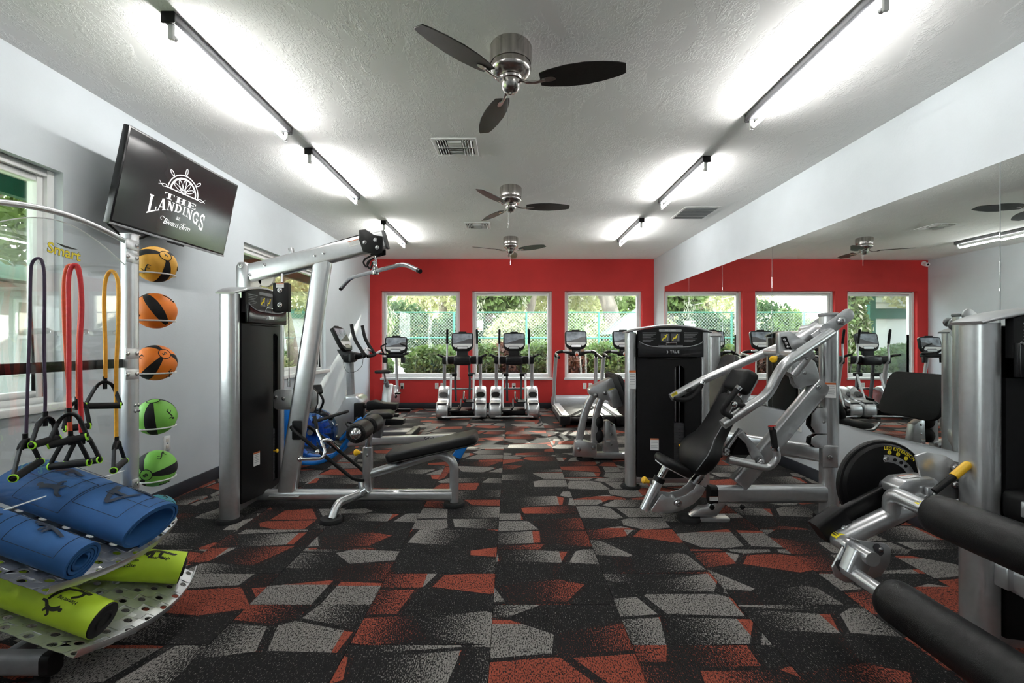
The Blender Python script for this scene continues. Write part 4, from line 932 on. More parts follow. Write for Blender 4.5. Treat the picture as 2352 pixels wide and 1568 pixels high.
# ---------------- leg extension, right foreground
t = thing('leg_extension', 'leg extension machine with black foam rollers in the right foreground', 'exercise machine', (2.0, 1.8, 0))
tower(t, Matrix.Translation((2.285, 1.90, 0)), 1.385, 1.447, slot=(.06, .15), logo=False, post_label=False)
dc = V((1.765, 2.16, .632))
cam_ = MB().lathe([(0, .022), (.185, .022), (.192, .016), (.196, .008), (.206, .006), (.210, 0), (.210, -.016), (.204, -.022), (0, -.022)], dc, (0, -1, 0), n=64).to('cam_disc', 'blackgloss' if False else 'black', t, ang=25)
def arc_pt(r, a, d=.0235): return dc+V((r*math.cos(a), -d, r*math.sin(a)))
vs, fs = text_verts('LEG EXTENSION', .0215, bold=.0003)
MB().add([arc_pt(.177+v.y, R(68)-v.x/.177) for v in vs], fs).to('lettering', 'label_yellow', cam_, weld=False)
for k, dg in enumerate((87, 72, 57)):
    MB().lathe([(0, .0006), (.0095, .0006), (.0095, 0), (0, 0)], arc_pt(.158, R(dg-2)), (0, -1, 0), n=16).to('position_dot', 'label_yellow', cam_)
    q = arc_pt(.158, R(dg-2), .0247); lettering(str(k+1), q, (1, 0, 0), (0, 0, 1), .014, 'print_dark', cam_)
ar = [R(95-7*k) for k in range(15)]
MB().sweep([arc_pt(.108, a, .024) for a in ar], rrect(.040, .003, .001), up=(0, 1, 0) if False else None).to('slot_plate', 'steel', cam_) if False else MB().grid([[arc_pt(.146, a), arc_pt(.112, a)] for a in ar]).to('slot_plate', 'steel', cam_)
for dg in (88, 72, 58, 46): MB().lathe([(0, .001), (.008, .001), (.008, 0), (0, 0)], arc_pt(.129, R(dg), .024), (0, -1, 0), n=12).to('pin_hole', 'black', cam_)
bolt(arc_pt(.129, R(93), .026), (0, -1, 0), .010, cam_)
MB().cyl(dc+V((0, -.02, 0)), dc+V((0, -.09, 0)), .036, n=24).to('hub', 'darkgrey', t)
# counterweight link
k1, k2 = V((1.765, 2.09, .632)), at(1915, 1196, 2.06)
MB().sweep([k1+V((.0, 0, .0)), k2], rrect(.030, .085, .01), up=(0, 1, 0) if False else None).to('counter_link', 'black', t, bev=.004)
MB().sweep([k2+V((-.07, 0, -.05)), k2+V((.04, 0, .03))], rrect(.075, .095, .014)).to('counterweight', 'black', t)
bolt(k2+V((.02, -.04, -.02)), (0, -1, 0), .014, t)
# bracket plate to the tower
po = [(2098, 1045), (2125, 1036), (2165, 1044), (2190, 1058), (2221, 1063), (2222, 1140), (2180, 1146), (2120, 1138)]
o2 = at(2140, 1090, 2.0); MB().prism([((p := at(x, y, 2.0)-o2).x, p.z) for x, y in po], o2, (1, 0, 0), (0, 0, 1), .012).to('tower_bracket', 'silver', t, bev=.004)
for x, y in ((2194, 1073), (2195, 1112)): bolt(at(x, y, 1.985), (0, -1, 0), .015, t)
# swing arm
MB().cyl((1.452, 2.09, .432), (1.452, 1.94, .432), .034, n=20).to('cross_tube', 'silver', t)
MB().ball((1.452, 2.09, .432), .034, (1, .35, 1), n=16).to('tube_cap', 'silver', t)
caution_wrap(1.452, .432, .034, 2.075, 1.985, 150, 70, t)
MB().sweep([(1.46, 2.02, .432), (1.80, 2.00, .605)], rrect(.080, .078, .034), up=(0, 0, 1)).to('swing_arm', 'silver', t)
MB().cyl((1.80, 2.10, .61), (1.80, 1.94, .61), .05, n=20).to('pivot_hub', 'silver', t)
MB().tube(fil([(1.674, 2.0, .54), (1.674, 2.0, .645), (1.674, 1.78, .632)], .085, 7), .034, 16).to('roller_tube', 'silver', t)
caution_wrap(1.674, .634, .034, 1.915, 1.835, 150, 70, t)
MB().prism([(-.085, -.02), (.06, -.02), (.085, .0), (.085, .045), (.06, .062), (-.06, .05), (-.095, .02)], (1.765, 2.06, .66), (1, 0, 0), (0, 0, 1), .10).to('latch_housing', 'silver', t, bev=.01)
sticker((1.745, 2.0, .7165), (.98, 0, .12), (0, 1, 0), .07, .035, t)
MB().box((1.80, 1.945, .665), (.05, .02, .045)).to('latch_plate', 'silver', t, bev=.006); bolt((1.80, 1.932, .66), (0, -1, 0), .010, t)
l1, l2, l3 = at(2146, 1128, 1.90), at(2190, 1094, 1.90), at(2221, 1068, 1.90)
MB().cyl(l1, l2, .013, n=12).to('latch_lever', 'black', t); MB().cyl(l2, l3, .0165, n=14).to('lever_grip', 'yellow', t); MB().ball(l3, .0165, n=12).to('grip_end', 'yellow', t)
# adjuster plate and lower tube
po = [(1908, 1300), (1935, 1250), (1962, 1238), (2030, 1246), (2043, 1258), (2041, 1290), (2020, 1320), (1985, 1334), (1940, 1336), (1915, 1322)]
o2 = at(1975, 1290, 1.945); ap = MB().prism([((p := at(x, y, 1.945)-o2).x, p.z) for x, y in po], o2, (1, 0, 0), (0, 0, 1), .010).to('adjuster_plate', 'silver', t, bev=.003)
MB().cyl((1.452, 1.95, .432), (1.452, 1.93, .432), .038, n=20).to('bushing', 'steel', ap)
for (x, y) in ((1930, 1299), (2017, 1262)):
    q = at(x, y, 1.934); MB().prism(rrect(.030, .055, .014, 4), q, V((.8, 0, .5)).normalized(), V((-.5, 0, .8)).normalized(), .002).to('slot', 'print_dark', ap); bolt(q+V((.008, -.004, .004)), (0, -1, 0), .009, ap)
MB().sweep([(1.462, 1.90, .432), (1.425, 1.90, .345)], rrect(.085, .062, .012), up=(0, 1, 0)).to('adjuster_block', 'silver', t)
MB().cyl((1.47, 1.96, .425), (1.47, 1.845, .425), .030, n=18).to('adjuster_pin', 'silver', t)
MB().cyl((1.425, 1.945, .345), (1.425, 1.66, .345), .028, n=18).to('ankle_tube', 'silver', t)
def roller(x, y0, y1, z, r, nm):
    n = 10; pr = [(.02, 0), (r*.80, 0), (r*.95, .012), (r, .035)]+[(r, (y0-y1)*.5), (r, (y0-y1)-.035), (r*.95, (y0-y1)-.012), (r*.8, y0-y1), (.02, y0-y1)]
    return MB().lathe(pr, (x, y0, z), (0, -1, 0), n=48).to(nm, 'leather', t, ang=70)
roller(1.674, 1.80, 1.05, .630, .080, 'knee_roller'); roller(1.425, 1.71, 1.00, .345, .080, 'ankle_roller')
# pulley cover and lower bracket on the tower, base beam, seat beyond the frame
MB().bb((1.97, 1.73, .60), (2.20, 1.84, .72)).to('pulley_cover', 'black', t, bev=.03, seg=4)
MB().box((1.985, 1.742, .665), (.055, .012, .06)).to('cover_bracket', 'alu', t, bev=.004); bolt((1.985, 1.735, .672), (0, -1, 0), .014, t)
MB().bb((1.945, 1.78, .33), (2.02, 1.835, .42)).to('beam_bracket', 'silver', t, bev=.008); bolt((2.01, 1.775, .345), (0, -1, 0), .014, t)
MB().sweep([(2.0, 1.80, .37), (2.05, 1.10, .30)], rrect(.07, .10, .02), up=(0, 0, 1)).to('seat_beam', 'silver', t)
MB().sweep([(2.05, 1.10, .32), (2.05, 1.10, .02)], rrect(.07, .10, .02), up=(0, 1, 0)).to('seat_leg', 'silver', t); foot_pad((2.05, 1.10, 0), .08, t)
MB().bb((1.80, .95, .50), (2.28, 1.38, .58)).to('seat_pad', 'leather', t, bev=.03, seg=3)
MB().sweep([(2.06, 1.15, .30), (2.06, 1.15, .51)], rrect(.08, .08, .02), up=(0, 1, 0)).to('seat_post', 'silver', t)
MB(Matrix.Translation((2.36, 1.16, .84)) @ Matrix.Rotation(R(14), 4, 'Y')).box((0, 0, 0), (.08, .40, .60)).to('back_pad', 'leather', t, bev=.03, seg=3)
MB().sweep([(2.10, 1.16, .38), (2.42, 1.16, .42), (2.44, 1.16, .80)], rrect(.06, .06, .015), up=(0, 1, 0)).to('back_frame', 'silver', t)
lg = bpy.data.objects['leg_extension']

# ---------------- leg press, behind the multi press
t = thing('leg_press', 'leg press with black foot plate half hidden behind the multi press', 'exercise machine', (1.6, 5.15, 0))
tower(t, Matrix.Translation((2.36, 5.60, 0)) @ Matrix.Rotation(-PI/2, 4, 'Z'), 1.385, 1.447, logo=False)
YP = 5.12
P = lambda x, y, Y=YP: at(x, y, Y)
def poly_at(pts, Y, o2): return [((p := at(x, y, Y)-o2).x, p.z) for x, y in pts]
o2 = P(1380, 950)
MB().prism(poly_at([(1322, 1014), (1330, 1010), (1371, 1020), (1371, 1049), (1318, 1049)], 5.05, o2), o2+V((0, -.07, 0)), (1, 0, 0), (0, 0, 1), -.12).to('foot_box', 'silver', t, bev=.008)
for x, y in ((1330, 1031), (1363, 1028)): bolt(at(x, y, 4.97)+V((0, .075, 0)) if False else at(x, y, 5.04), (0, -1, 0), .018, t)
MB().sweep(cat([P(x, y) for x, y in ((1329, 1018), (1338, 970), (1350, 930), (1364, 905))], 5), rrect(.075, .075, .012), up=(0, 1, 0)).to('rear_leg', 'silver', t)
MB().sweep(cat([P(x, y) for x, y in ((1364, 1018), (1367, 970), (1374, 935), (1383, 912))], 5), rrect(.070, .060, .012), up=(0, 1, 0)).to('front_leg', 'silver', t)
MB().prism(poly_at([(1352, 905), (1350, 893), (1358, 886), (1400, 866), (1411, 869), (1421, 905), (1428, 925), (1378, 915)], YP, o2), o2+V((0, -.075, 0)), (1, 0, 0), (0, 0, 1), -.15).to('pivot_housing', 'silver', t, bev=.012)
for x, y in ((1368, 908), (1390, 902)): bolt(at(x, y, 5.03), (0, -1, 0), .020, t)
caution(at(1405, 896, 5.038), V((.98, 0, .2)), V((-.2, 0, .98)), .055, .035, t)
# foot plate: rounded black slab facing the seat
Q = Matrix.Translation((1.205, 5.07, .72)) @ Matrix.Rotation(R(-20), 4, 'Y')
fp = MB(Q).prism([(y, z) for y, z in rrect(.76, .52, .10, 6)], (0, 0, 0), (0, 1, 0), (0, 0, 1), .035).to('foot_plate', 'rubber', t, bev=.010)
MB(Q).prism(rrect(.745, .505, .095, 6), (-.010, 0, 0), (0, 1, 0), (0, 0, 1), .009).to('plate_backing', 'black', fp)
MB(Q).bb((-.12, -.10, -.10), (-.01, .10, .10)).to('plate_mount', 'silver', t, bev=.01)
po = [(1386, 1040), (1389, 966), (1398, 965), (1412, 975), (1422, 1040)]
MB().prism(poly_at(po, YP, o2), o2+V((0, -.02, 0)), (1, 0, 0), (0, 0, 1), -.10).to('stop_plate', 'silver', t, bev=.006)
for y in (976, 997, 1020): bolt(at(1404, y, 5.08), (0, -1, 0), .011, t)
sticker(at(1397, 1012, 5.085), (1, 0, 0), (0, 0, 1), .045, .022, t)
MB().sweep([(.80, YP, .045), (2.30, YP, .045)], rrect(.10, .075, .02), up=(0, 0, 1)).to('base_rail', 'silver', t)
foot_pad((.84, YP, 0), .10, t); foot_pad((2.25, YP, 0), .09, t)
for z in (.42, .26): MB().ball((.99+.0*z, YP+.03, z), .085, (.7, 1, 1), n=20).to('bumper', 'rubber', t)
MB().sweep([(.95, YP+.03, .20), (1.12, YP+.03, .24)], rrect(.05, .05, .01)).to('bumper_arm', 'silver', t)
# seat and back beside the mirror wall
Q = Matrix.Translation((1.98, YP, .42)) @ Matrix.Rotation(R(-10), 4, 'Y')
MB(Q).prism(rrect(.46, .46, .10, 5), (0, 0, -.04), (1, 0, 0), (0, 1, 0), .085).to('seat_pad', 'leather', t, bev=.03, seg=3)
Q = Matrix.Translation((2.33, YP-.02, .80)) @ Matrix.Rotation(R(26), 4, 'Y')
MB(Q).prism(rrect(.40, .80, .12, 5), (.02, 0, 0), (0, 1, 0), (0, 0, 1), -.085).to('back_pad', 'leather', t, bev=.03, seg=3)
MB().sweep([(2.05, YP, .08), (2.10, YP, .36)], rrect(.08, .08, .02), up=(0, 1, 0)).to('seat_post', 'silver', t)
MB().sweep([(2.16, YP, .38), (2.42, YP, .62), (2.54, YP, .95)], rrect(.06, .05, .015), up=(0, 1, 0)).to('back_frame', 'silver', t)
for s in (-1, 1): MB().tube(fil([(2.10, YP+s*.27, .36), (1.86, YP+s*.29, .38), (1.80, YP+s*.29, .46)], .05), .017, 10).to('side_handle', 'steel', t)
# ------------------------------------------------------------------ cardio machines at the far end
def console(root, M, w=.40, h=.36, name='console'):
    """display head: local x across, z up the face, -y towards the user"""
    out = [(-w*.46, h*.42), (-w*.5, h*.36), (-w*.5, -h*.18), (-w*.44, -h*.38), (-w*.30, -h*.5), (w*.30, -h*.5), (w*.44, -h*.38), (w*.5, -h*.18), (w*.5, h*.36), (w*.46, h*.42), (w*.25, h*.46), (-w*.25, h*.46)]
    c = MB(M).prism(out, (0, 0, 0), (1, 0, 0), (0, 0, 1), .055 if False else -.055).to(name, 'black', root, bev=.012)
    f = -.0015
    MB(M).prism(rrect(w*.88, h*.50, .012), (0, f, h*.13), (1, 0, 0), (0, 0, 1), .002).to('screen', 'screen_lit', c)
    hl = [(-.44, 0), (.44, 0), (.44, .26), (.30, .24), (.18, .20), (.02, .12), (-.10, .10), (-.24, .04)]
    MB(M).prism([(x*w, y*h) for x, y in hl], (0, f-.002, -h*.115), (1, 0, 0), (0, 0, 1), .0008).to('screen_picture', 'screen_hill', c)
    kp = [(-.44, .02), (.44, .02), (.42, -.10), (.28, -.19), (.20, -.09), (-.20, -.09), (-.28, -.19), (-.42, -.10)]
    MB(M).prism([(x*w, y*h) for x, y in kp], (0, f, -h*.16), (1, 0, 0), (0, 0, 1), .003).to('keypad', 'paper', c)
    MB(M).prism(rrect(w*.46, h*.12, .018, 4), (0, f, -h*.34), (1, 0, 0), (0, 0, 1), .004).to('control_bar', 'alu', c)
    MB(M).prism(rrect(w*.36, .03, .008), (0, .01, h*.47), (1, 0, 0), (0, 0, 1), -.03).to('fan_vent', 'black', c, bev=.004)
    return c
def make_elliptical():
    t = thing('elliptical_trainer', '', 'elliptical', (0, 0, 0), 0, 'ellipticals along the red wall', local=True)
    prof = [(0, .10), (.015, .05), (.07, .025), (.72, .025), (.80, .14), (.80, .40), (.74, .50), (.64, .53), (.54, .51), (.44, .44), (.34, .345), (.25, .30), (.10, .285), (.03, .25), (.005, .18)]
    for s in (-1, 1):
        sh = MB().prism(prof, (s*.33-.105, 0, 0), (0, 1, 0), (0, 0, 1), .21).to('side_shroud', 'silver', t, bev=.045, seg=4, ang=50)
        MB(Matrix.Translation((s*.33, .345, .385)) @ Matrix.Rotation(R(48), 4, 'X')).prism(rrect(.145, .11, .05, 6), (0, 0, .012), (1, 0, 0), (0, 1, 0), .008).to('lens', 'blackgloss', sh)
        MB(Matrix.Translation((s*.33, .17, .292)) @ Matrix.Rotation(R(6), 4, 'X')).prism([(-.10, -.13), (.10, -.13), (.08, .10), (-.08, .10)], (0, 0, .0), (1, 0, 0), (0, 1, 0), .010).to('step_top', 'darkgrey', sh, bev=.006)
        MB().sweep([(s*.33, .66, .48), (s*.325, .56, .99)], rrect(.060, .075, .025), up=(0, 1, 0)).to('upright', 'silver', t)
        MB().tube(cat([(s*.268, .50, .93), (s*.270, .44, 1.02), (s*.268, .45, 1.25), (s*.262, .40, 1.53)], 6), .017, 10).to('arm_tube', 'alu', t)
        g = MB().tube(cat([(s*.267, .445, 1.30), (s*.265, .425, 1.42), (s*.262, .40, 1.54)], 5), .021, 10).to('hand_grip', 'rubber', t)
        MB().ball((s*.262, .40, 1.54), .021, n=10).to('grip_end', 'rubber', g)
        MB().tube(fil([(s*.33, .55, 1.05), (s*.40, .50, 1.09), (s*.42, .38, 1.10)], .05), .022, 10).to('side_handle', 'rubber', t)
        MB().sweep([(s*.12, .62, .98), (s*.135, .66, .60), (s*.125, .70, .24)], rrect(.042, .06, .012), up=(0, 1, 0)).to('swing_link', 'darkgrey', t)
        k = MB().box((s*.165, .60, .735), (.13, .09, .065)).to('knuckle', 'black', t, bev=.015)
        MB().cyl((s*.205, .56, .74), (s*.200, .30, .14), .020, n=12).to('pedal_rod', 'alu', t)
        y = .24 if s < 0 else .52; z = .13 if s < 0 else .24
        p = MB().bb((s*.135-.085, y-.19, z), (s*.135+.085, y+.19, z+.035)).to('pedal', 'black', t, bev=.012)
        for xx in (-.08, .08): MB().bb((s*.135+xx-.008, y-.18, z+.03), (s*.135+xx+.008, y+.18, z+.075)).to('pedal_rim', 'black', p, bev=.005)
        MB().tube(fil([(s*.06, y-.1, z+.01), (s*.02, y-.05, z+.05), (s*.02, y+.30, z+.16)], .05), .016, 8).to('pedal_arm', 'black', t)
    MB().bb((-.365, .50, .93), (.365, .64, 1.075)).to('handlebar_beam', 'black', t, bev=.03, seg=3)
    MB().bb((-.16, .42, .91), (.16, .66, 1.09)).to('beam_cover', 'blackgloss', t, bev=.04, seg=3)
    MB().sweep([(0, .58, 1.06), (0, .60, 1.22)], rrect(.20, .07, .02), up=(0, 1, 0)).to('console_neck', 'black', t)
    console(t, Matrix.Translation((0, .585, 1.345)) @ Matrix.Rotation(R(-14), 4, 'X'))
    for y, z in ((.02, .05), (.82, .06), (.74, .46)): MB().cyl((-.32, y, z), (.32, y, z), .020, n=12).to('cross_bar', 'steel', t)
    for s in (-1, 1): MB().lathe([(0, 0), (.035, 0), (.035, .022), (0, .022)], (s*.22, .02, 0), n=14).to('leveller', 'rubber', t)
    MB().bb((-.20, .30, .045), (.20, .80, .12)).to('centre_frame', 'black', t, bev=.015)
    return t
el = make_elliptical(); el.location = (-.84, 7.72, 0); el.rotation_euler.z = R(4); el['label'] = 'silver elliptical trainer against the red wall, left of the two'
e2 = copy_tree(el); e2.location = (.062, 7.74, 0); e2.rotation_euler.z = 0; e2['label'] = 'silver elliptical trainer against the red wall, right of the two'
def make_treadmill():
    t = thing('treadmill', '', 'treadmill', (0, 0, 0), 0, 'treadmills along the red wall', local=True)
    MB().bb((-.27, .03, .15), (.27, 1.45, .175)).to('belt', 'rubber', t, bev=.008)
    for s in (-1, 1):
        b = MB().bb((s*.345-.075, 0, .06), (s*.345+.075, 1.50, .165)).to('side_frame', 'darkgrey', t, bev=.012)
        MB().bb((s*.335-.055, .04, .166), (s*.335+.055, 1.42, .190)).to('side_rail', 'alu', b, bev=.008)
        MB().bb((s*.345-.08, -.045, .045), (s*.345+.08, .06, .185)).to('end_cap', 'black', t, bev=.02)
        MB().lathe([(0, 0), (.03, 0), (.03, .06), (0, .06)], (s*.36, .08, 0), n=12).to('leveller', 'rubber', t)
        MB().sweep(cat([(s*.385, 1.42, .16), (s*.380, 1.36, .60), (s*.365, 1.24, 1.06)], 5), rrect(.062, .085, .022), up=(0, 1, 0)).to('upright', 'silver', t)
        MB().tube(fil([(s*.365, 1.24, 1.04), (s*.365, 1.22, 1.135), (s*.25, 1.14, 1.165), (s*.08, 1.16, 1.125)], .07), .028, 12).to('handlebar', 'black', t)
        h = MB().tube(fil([(s*.365, 1.22, 1.12), (s*.37, .98, 1.09), (s*.36, .74, 1.06)], .06), .022, 12).to('side_handle', 'rubber', t)
        MB().bb((s*.19-.06, 1.115, 1.150), (s*.19+.06, 1.135, 1.182)).to('pulse_grip', 'alu', t, bev=.006)
    MB().cyl((-.27, .02, .125), (.27, .02, .125), .035, n=16).to('rear_roller', 'black', t)
    MB().prism([(1.40, .10), (1.42, .19), (1.55, .285), (1.78, .30), (1.92, .24), (1.95, .08)], (-.40, 0, 0), (0, 1, 0), (0, 0, 1), .80).to('motor_hood', 'grey', t, bev=.04, seg=3)
    MB().sweep([(0, 1.20, 1.10), (0, 1.26, 1.24)], rrect(.16, .06, .02), up=(0, 1, 0)).to('console_neck', 'black', t)
    MB().bb((-.13, 1.13, 1.08), (.13, 1.23, 1.15)).to('console_tray', 'black', t, bev=.02)
    MB().lathe([(0, .012), (.020, .012), (.024, .004), (.024, 0), (0, 0)], (0, 1.128, 1.105), (0, -1, 0), n=16).to('stop_button', 'band_orange', t)
    MB().lathe([(0, .004), (.038, .004), (.038, 0), (0, 0)], (0, 1.130, 1.125), (0, -1, 0), n=16).to('stop_plate', 'paper', t)
    console(t, Matrix.Translation((0, 1.23, 1.38)) @ Matrix.Rotation(R(-14), 4, 'X'))
    return t
tm_ = make_treadmill(); tm_.location = (1.19, 7.06, 0); tm_['label'] = 'black and silver treadmill against the red wall, left of the two'
t2 = copy_tree(tm_); t2.location = (2.06, 7.06, 0); t2['label'] = 'black and silver treadmill beside the mirror, right of the two'
# ---------------- stepper facing the left wall
t = thing('stepper', 'grey stepper with raised console and curved black arms by the left wall', 'exercise machine', (-1.95, 6.35, 0))
Y0 = 6.35; P = lambda x, y, Y=Y0: at(x, y, Y)
def xz(pts, Y, o2): return [((p := at(x, y, Y)-o2).x, p.z) for x, y in pts]
o2 = P(800, 950)
MB().prism(xz([(801, 906), (826, 904), (838, 912), (841, 927), (830, 955), (822, 1002), (772, 1003), (776, 965), (760, 958), (784, 940)], Y0, o2), o2+V((0, .16, 0)), (1, 0, 0), (0, 0, 1), .32).to('shroud', 'silver', t, bev=.04, seg=4)
MB().sweep([P(806, 909), P(803, 828)], rrect(.085, .11, .02), up=(0, 1, 0)).to('mast', 'grey', t)
Q = Matrix.Translation(P(789, 776)+V((0, 0, 0))) @ Matrix.Rotation(PI/2, 4, 'Z') @ Matrix.Rotation(R(-26), 4, 'X')
cs = console(t, Q, .41, .38)
MB().prism(xz([(778, 802), (800, 806), (828, 812), (836, 808), (840, 816), (826, 824), (816, 826), (812, 832), (796, 832), (788, 818)], Y0, o2), o2+V((0, .10, 0)), (1, 0, 0), (0, 0, 1), .20).to('console_mount', 'black', t, bev=.015)
MB().lathe([(.045, .055), (.048, .05), (.042, -.05), (0, -.052)], P(808, 822, 6.18), (0, 0, 1), n=16).to('cup_holder', 'black', t)
for Y_ in (6.08, 6.53):
    MB().tube(cat([(-2.02, Y_*.35+Y0*.65, 1.12), (-1.95, Y_, 1.145), (-1.985, Y_, 1.20), (-2.085, Y_, 1.37), (-2.13, Y_, 1.56)], 6), .023, 10).to('curved_arm', 'rubber', t)
MB().tube(fil([P(838, 814), P(842, 799, 6.45), P(862, 812, 6.6), P(874, 806, 6.7)], .04), .018, 10).to('pulse_bar', 'alu', t)
MB().tube(cat([P(788, 815, 6.25), P(790, 840, 6.2), P(800, 855, 6.2), P(818, 852, 6.2), P(832, 838, 6.25), P(834, 818, 6.3)], 6), .003, 5).to('earphone_wire', 'rubber', t)
for Y_, dz, nm in ((6.18, 0, 0), (6.56, -.27, 1)):
    x0 = P(836, 940).x
    MB().bb((x0-.07, Y_-.05, .22+dz*.3), (x0+.06, Y_+.05, .50+dz)).to('link_box', 'black', t, bev=.015)
    MB().bb((x0+.06, Y_-.03, .42+dz), (x0+.16, Y_+.03, .47+dz)).to('pedal_arm', 'black', t, bev=.01)
    p = MB().prism([(-.03, 0), (.37, .01), (.38, .09), (.20, .10), (.06, .135), (-.03, .12)], (x0+.14, Y_+.08, .40+dz), (1, 0, 0), (0, 0, 1), .16).to('pedal', 'black', t, bev=.015)
MB().bb((-2.35, 6.20, .03), (-1.34, 6.50, .10)).to('base', 'darkgrey', t, bev=.02)
MB().bb((-1.42, 6.05, .02), (-1.32, 6.65, .10)).to('rear_foot', 'black', t, bev=.02); MB().bb((-2.5, 6.05, .02), (-2.4, 6.65, .10)).to('front_foot', 'black', t, bev=.02)
# ---------------- upright bike in the corner
t = thing('exercise_bike', 'upright exercise bike with wide console in the red corner', 'exercise bike', (-2.2, 8.3, 0))
P = lambda x, y, Y=8.3: at(x, y, Y)
console(t, Matrix.Translation(P(909, 791, 8.35)) @ Matrix.Rotation(R(-12), 4, 'X'), .41, .33)
MB().sweep([(-2.13, 8.55, .45), (-2.12, 8.42, 1.12)], rrect(.05, .06, .02), up=(0, 1, 0)).to('mast', 'alu', t)
MB().bb((-2.28, 8.30, 1.04), (-1.96, 8.44, 1.12)).to('console_mount', 'black', t, bev=.03)
for x in (-2.30, -1.97): MB().lathe([(.042, .055), (.045, .05), (.040, -.05), (0, -.052)], (x, 8.33, 1.0), n=14).to('cup_holder', 'black', t)
for s in (-1, 1):
    MB().tube(fil([(-2.12+s*.03, 8.38, 1.08), (-2.12+s*.26, 8.30, 1.12), (-2.12+s*.26, 8.02, 1.14)], .06), .018, 10).to('handlebar', 'rubber', t)
    MB().tube(fil([(-2.12+s*.20, 8.32, 1.11), (-2.12+s*.24, 8.25, 1.25), (-2.12+s*.12, 8.22, 1.30)], .04), .014, 8).to('aero_bar', 'rubber', t)
MB().prism([(7.95, .10), (8.05, .42), (8.12, .58), (8.22, .58), (8.24, .40), (8.45, .36), (8.55, .52), (8.66, .50), (8.68, .22), (8.60, .08)], (-2.28, 0, 0), (0, 1, 0), (0, 0, 1), .17).to('frame_cover', 'silver', t, bev=.03, seg=3)
MB().sweep([(-2.195, 8.13, .54), (-2.205, 8.02, .64)], rrect(.07, .08, .02), up=(0, 1, 0)).to('seat_sleeve', 'blue' if False else 'grey', t)
MB().cyl((-2.205, 8.03, .62), (-2.215, 7.96, .79), .019, n=12).to('seat_post', 'steel', t)
MB().prism([(-.13, -.15), (.13, -.15), (.14, -.08), (.05, .05), (.03, .16), (-.03, .16), (-.05, .05), (-.14, -.08)], (-2.215, 7.97, .785), (1, 0, 0), (0, 1, 0), .055).to('seat', 'leather', t, bev=.022, seg=3)
for s in (-1, 1):
    a, b = V((-2.195+s*.11, 8.32, .33)), V((-2.195+s*.12, 8.32-s*.14, .33+s*.08))
    MB().cyl(a, b, .014, n=10).to('crank', 'steel', t); MB().box(b+V((s*.05, 0, 0)), (.09, .10, .03)).to('pedal', 'black', t, bev=.006)
    MB().cyl((-2.195, 8.33, .33), a, .03, n=14).to('crank_hub', 'darkgrey', t)
MB().bb((-2.42, 7.98, .01), (-1.97, 8.06, .07)).to('rear_foot', 'black', t, bev=.02); MB().bb((-2.42, 8.60, .01), (-1.90, 8.68, .07)).to('front_foot', 'black', t, bev=.02)
MB().bb((-2.24, 8.0, .04), (-2.15, 8.65, .12)).to('base', 'alu', t, bev=.02)
# ---------------- water rower
t = thing('water_rower', 'blue framed water rower with silver rail behind the lat pulldown', 'rowing machine', (-1.4, 5.0, 0))
ra, rb = V((-1.75, 4.90, .245)), V((-.48, 5.13, .245)); ru = (rb-ra).normalized(); rn = V((-ru.y, ru.x, 0))
rail = MB().sweep([ra, rb], rrect(.075, .085, .012), up=(0, 0, 1)).to('rail', 'alu', t)
lettering('StJohn Clark', ra+ru*.98-rn*.0385+V((0, 0, .005)), ru, (0, 0, 1), .055, 'print_dark', rail, bold=.0012, shear=.25) if False else lettering('StJohn C', ra+ru*.90-rn*.0385+V((0, 0, .004)), ru, (0, 0, 1), .058, 'print_dark', rail, bold=.0012, shear=.2)
MB().sweep([rb+V((0, 0, -.03))-ru*.02, rb-ru*.13+V((0, 0, -.215))], rrect(.10, .07, .012), up=(0, 1, 0)).to('rear_foot', 'blue', t)
MB().box(rb-ru*.135+V((0, 0, -.235)), (.10, .40, .022)).to('foot_bar', 'black', t, bev=.008)
tk = V((-2.10, 4.86, .37))
MB().lathe([(0, -.085), (.12, -.085), (.20, -.075), (.235, -.045), (.242, 0), (.235, .045), (.20, .075), (.12, .085), (0, .085)], tk, (0, -1, 0), n=40).to('tank', 'water_blue', t)
MB().lathe([(0, -.080), (.18, -.078), (.22, -.045), (.22, .045), (.18, .078), (0, .080)], tk-V((0, 0, .01)), (0, -1, 0), n=40, a0=0, a1=PI).to('water', 'water_blue', t)
MB().cyl(tk+V((0, -.10, 0)), tk+V((0, .10, 0)), .03, n=16).to('tank_axle', 'steel', t)
for k in range(6):
    a = PI*k/6; e = V((math.cos(a), 0, math.sin(a)))
    MB().sweep([tk-e*.18, tk+e*.18], rrect(.05, .006, .002), up=(0, 1, 0)).to('paddle', 'blue', t)
for k in range(24):
    a = 2*PI*k/24; p = tk+V((.245*math.cos(a), 0, .245*math.sin(a))); 
    if k % 2: MB().cyl(p+V((0, -.02, 0)), p+V((0, .02, 0)), .009, n=8).to('tank_bolt', 'steel', t)
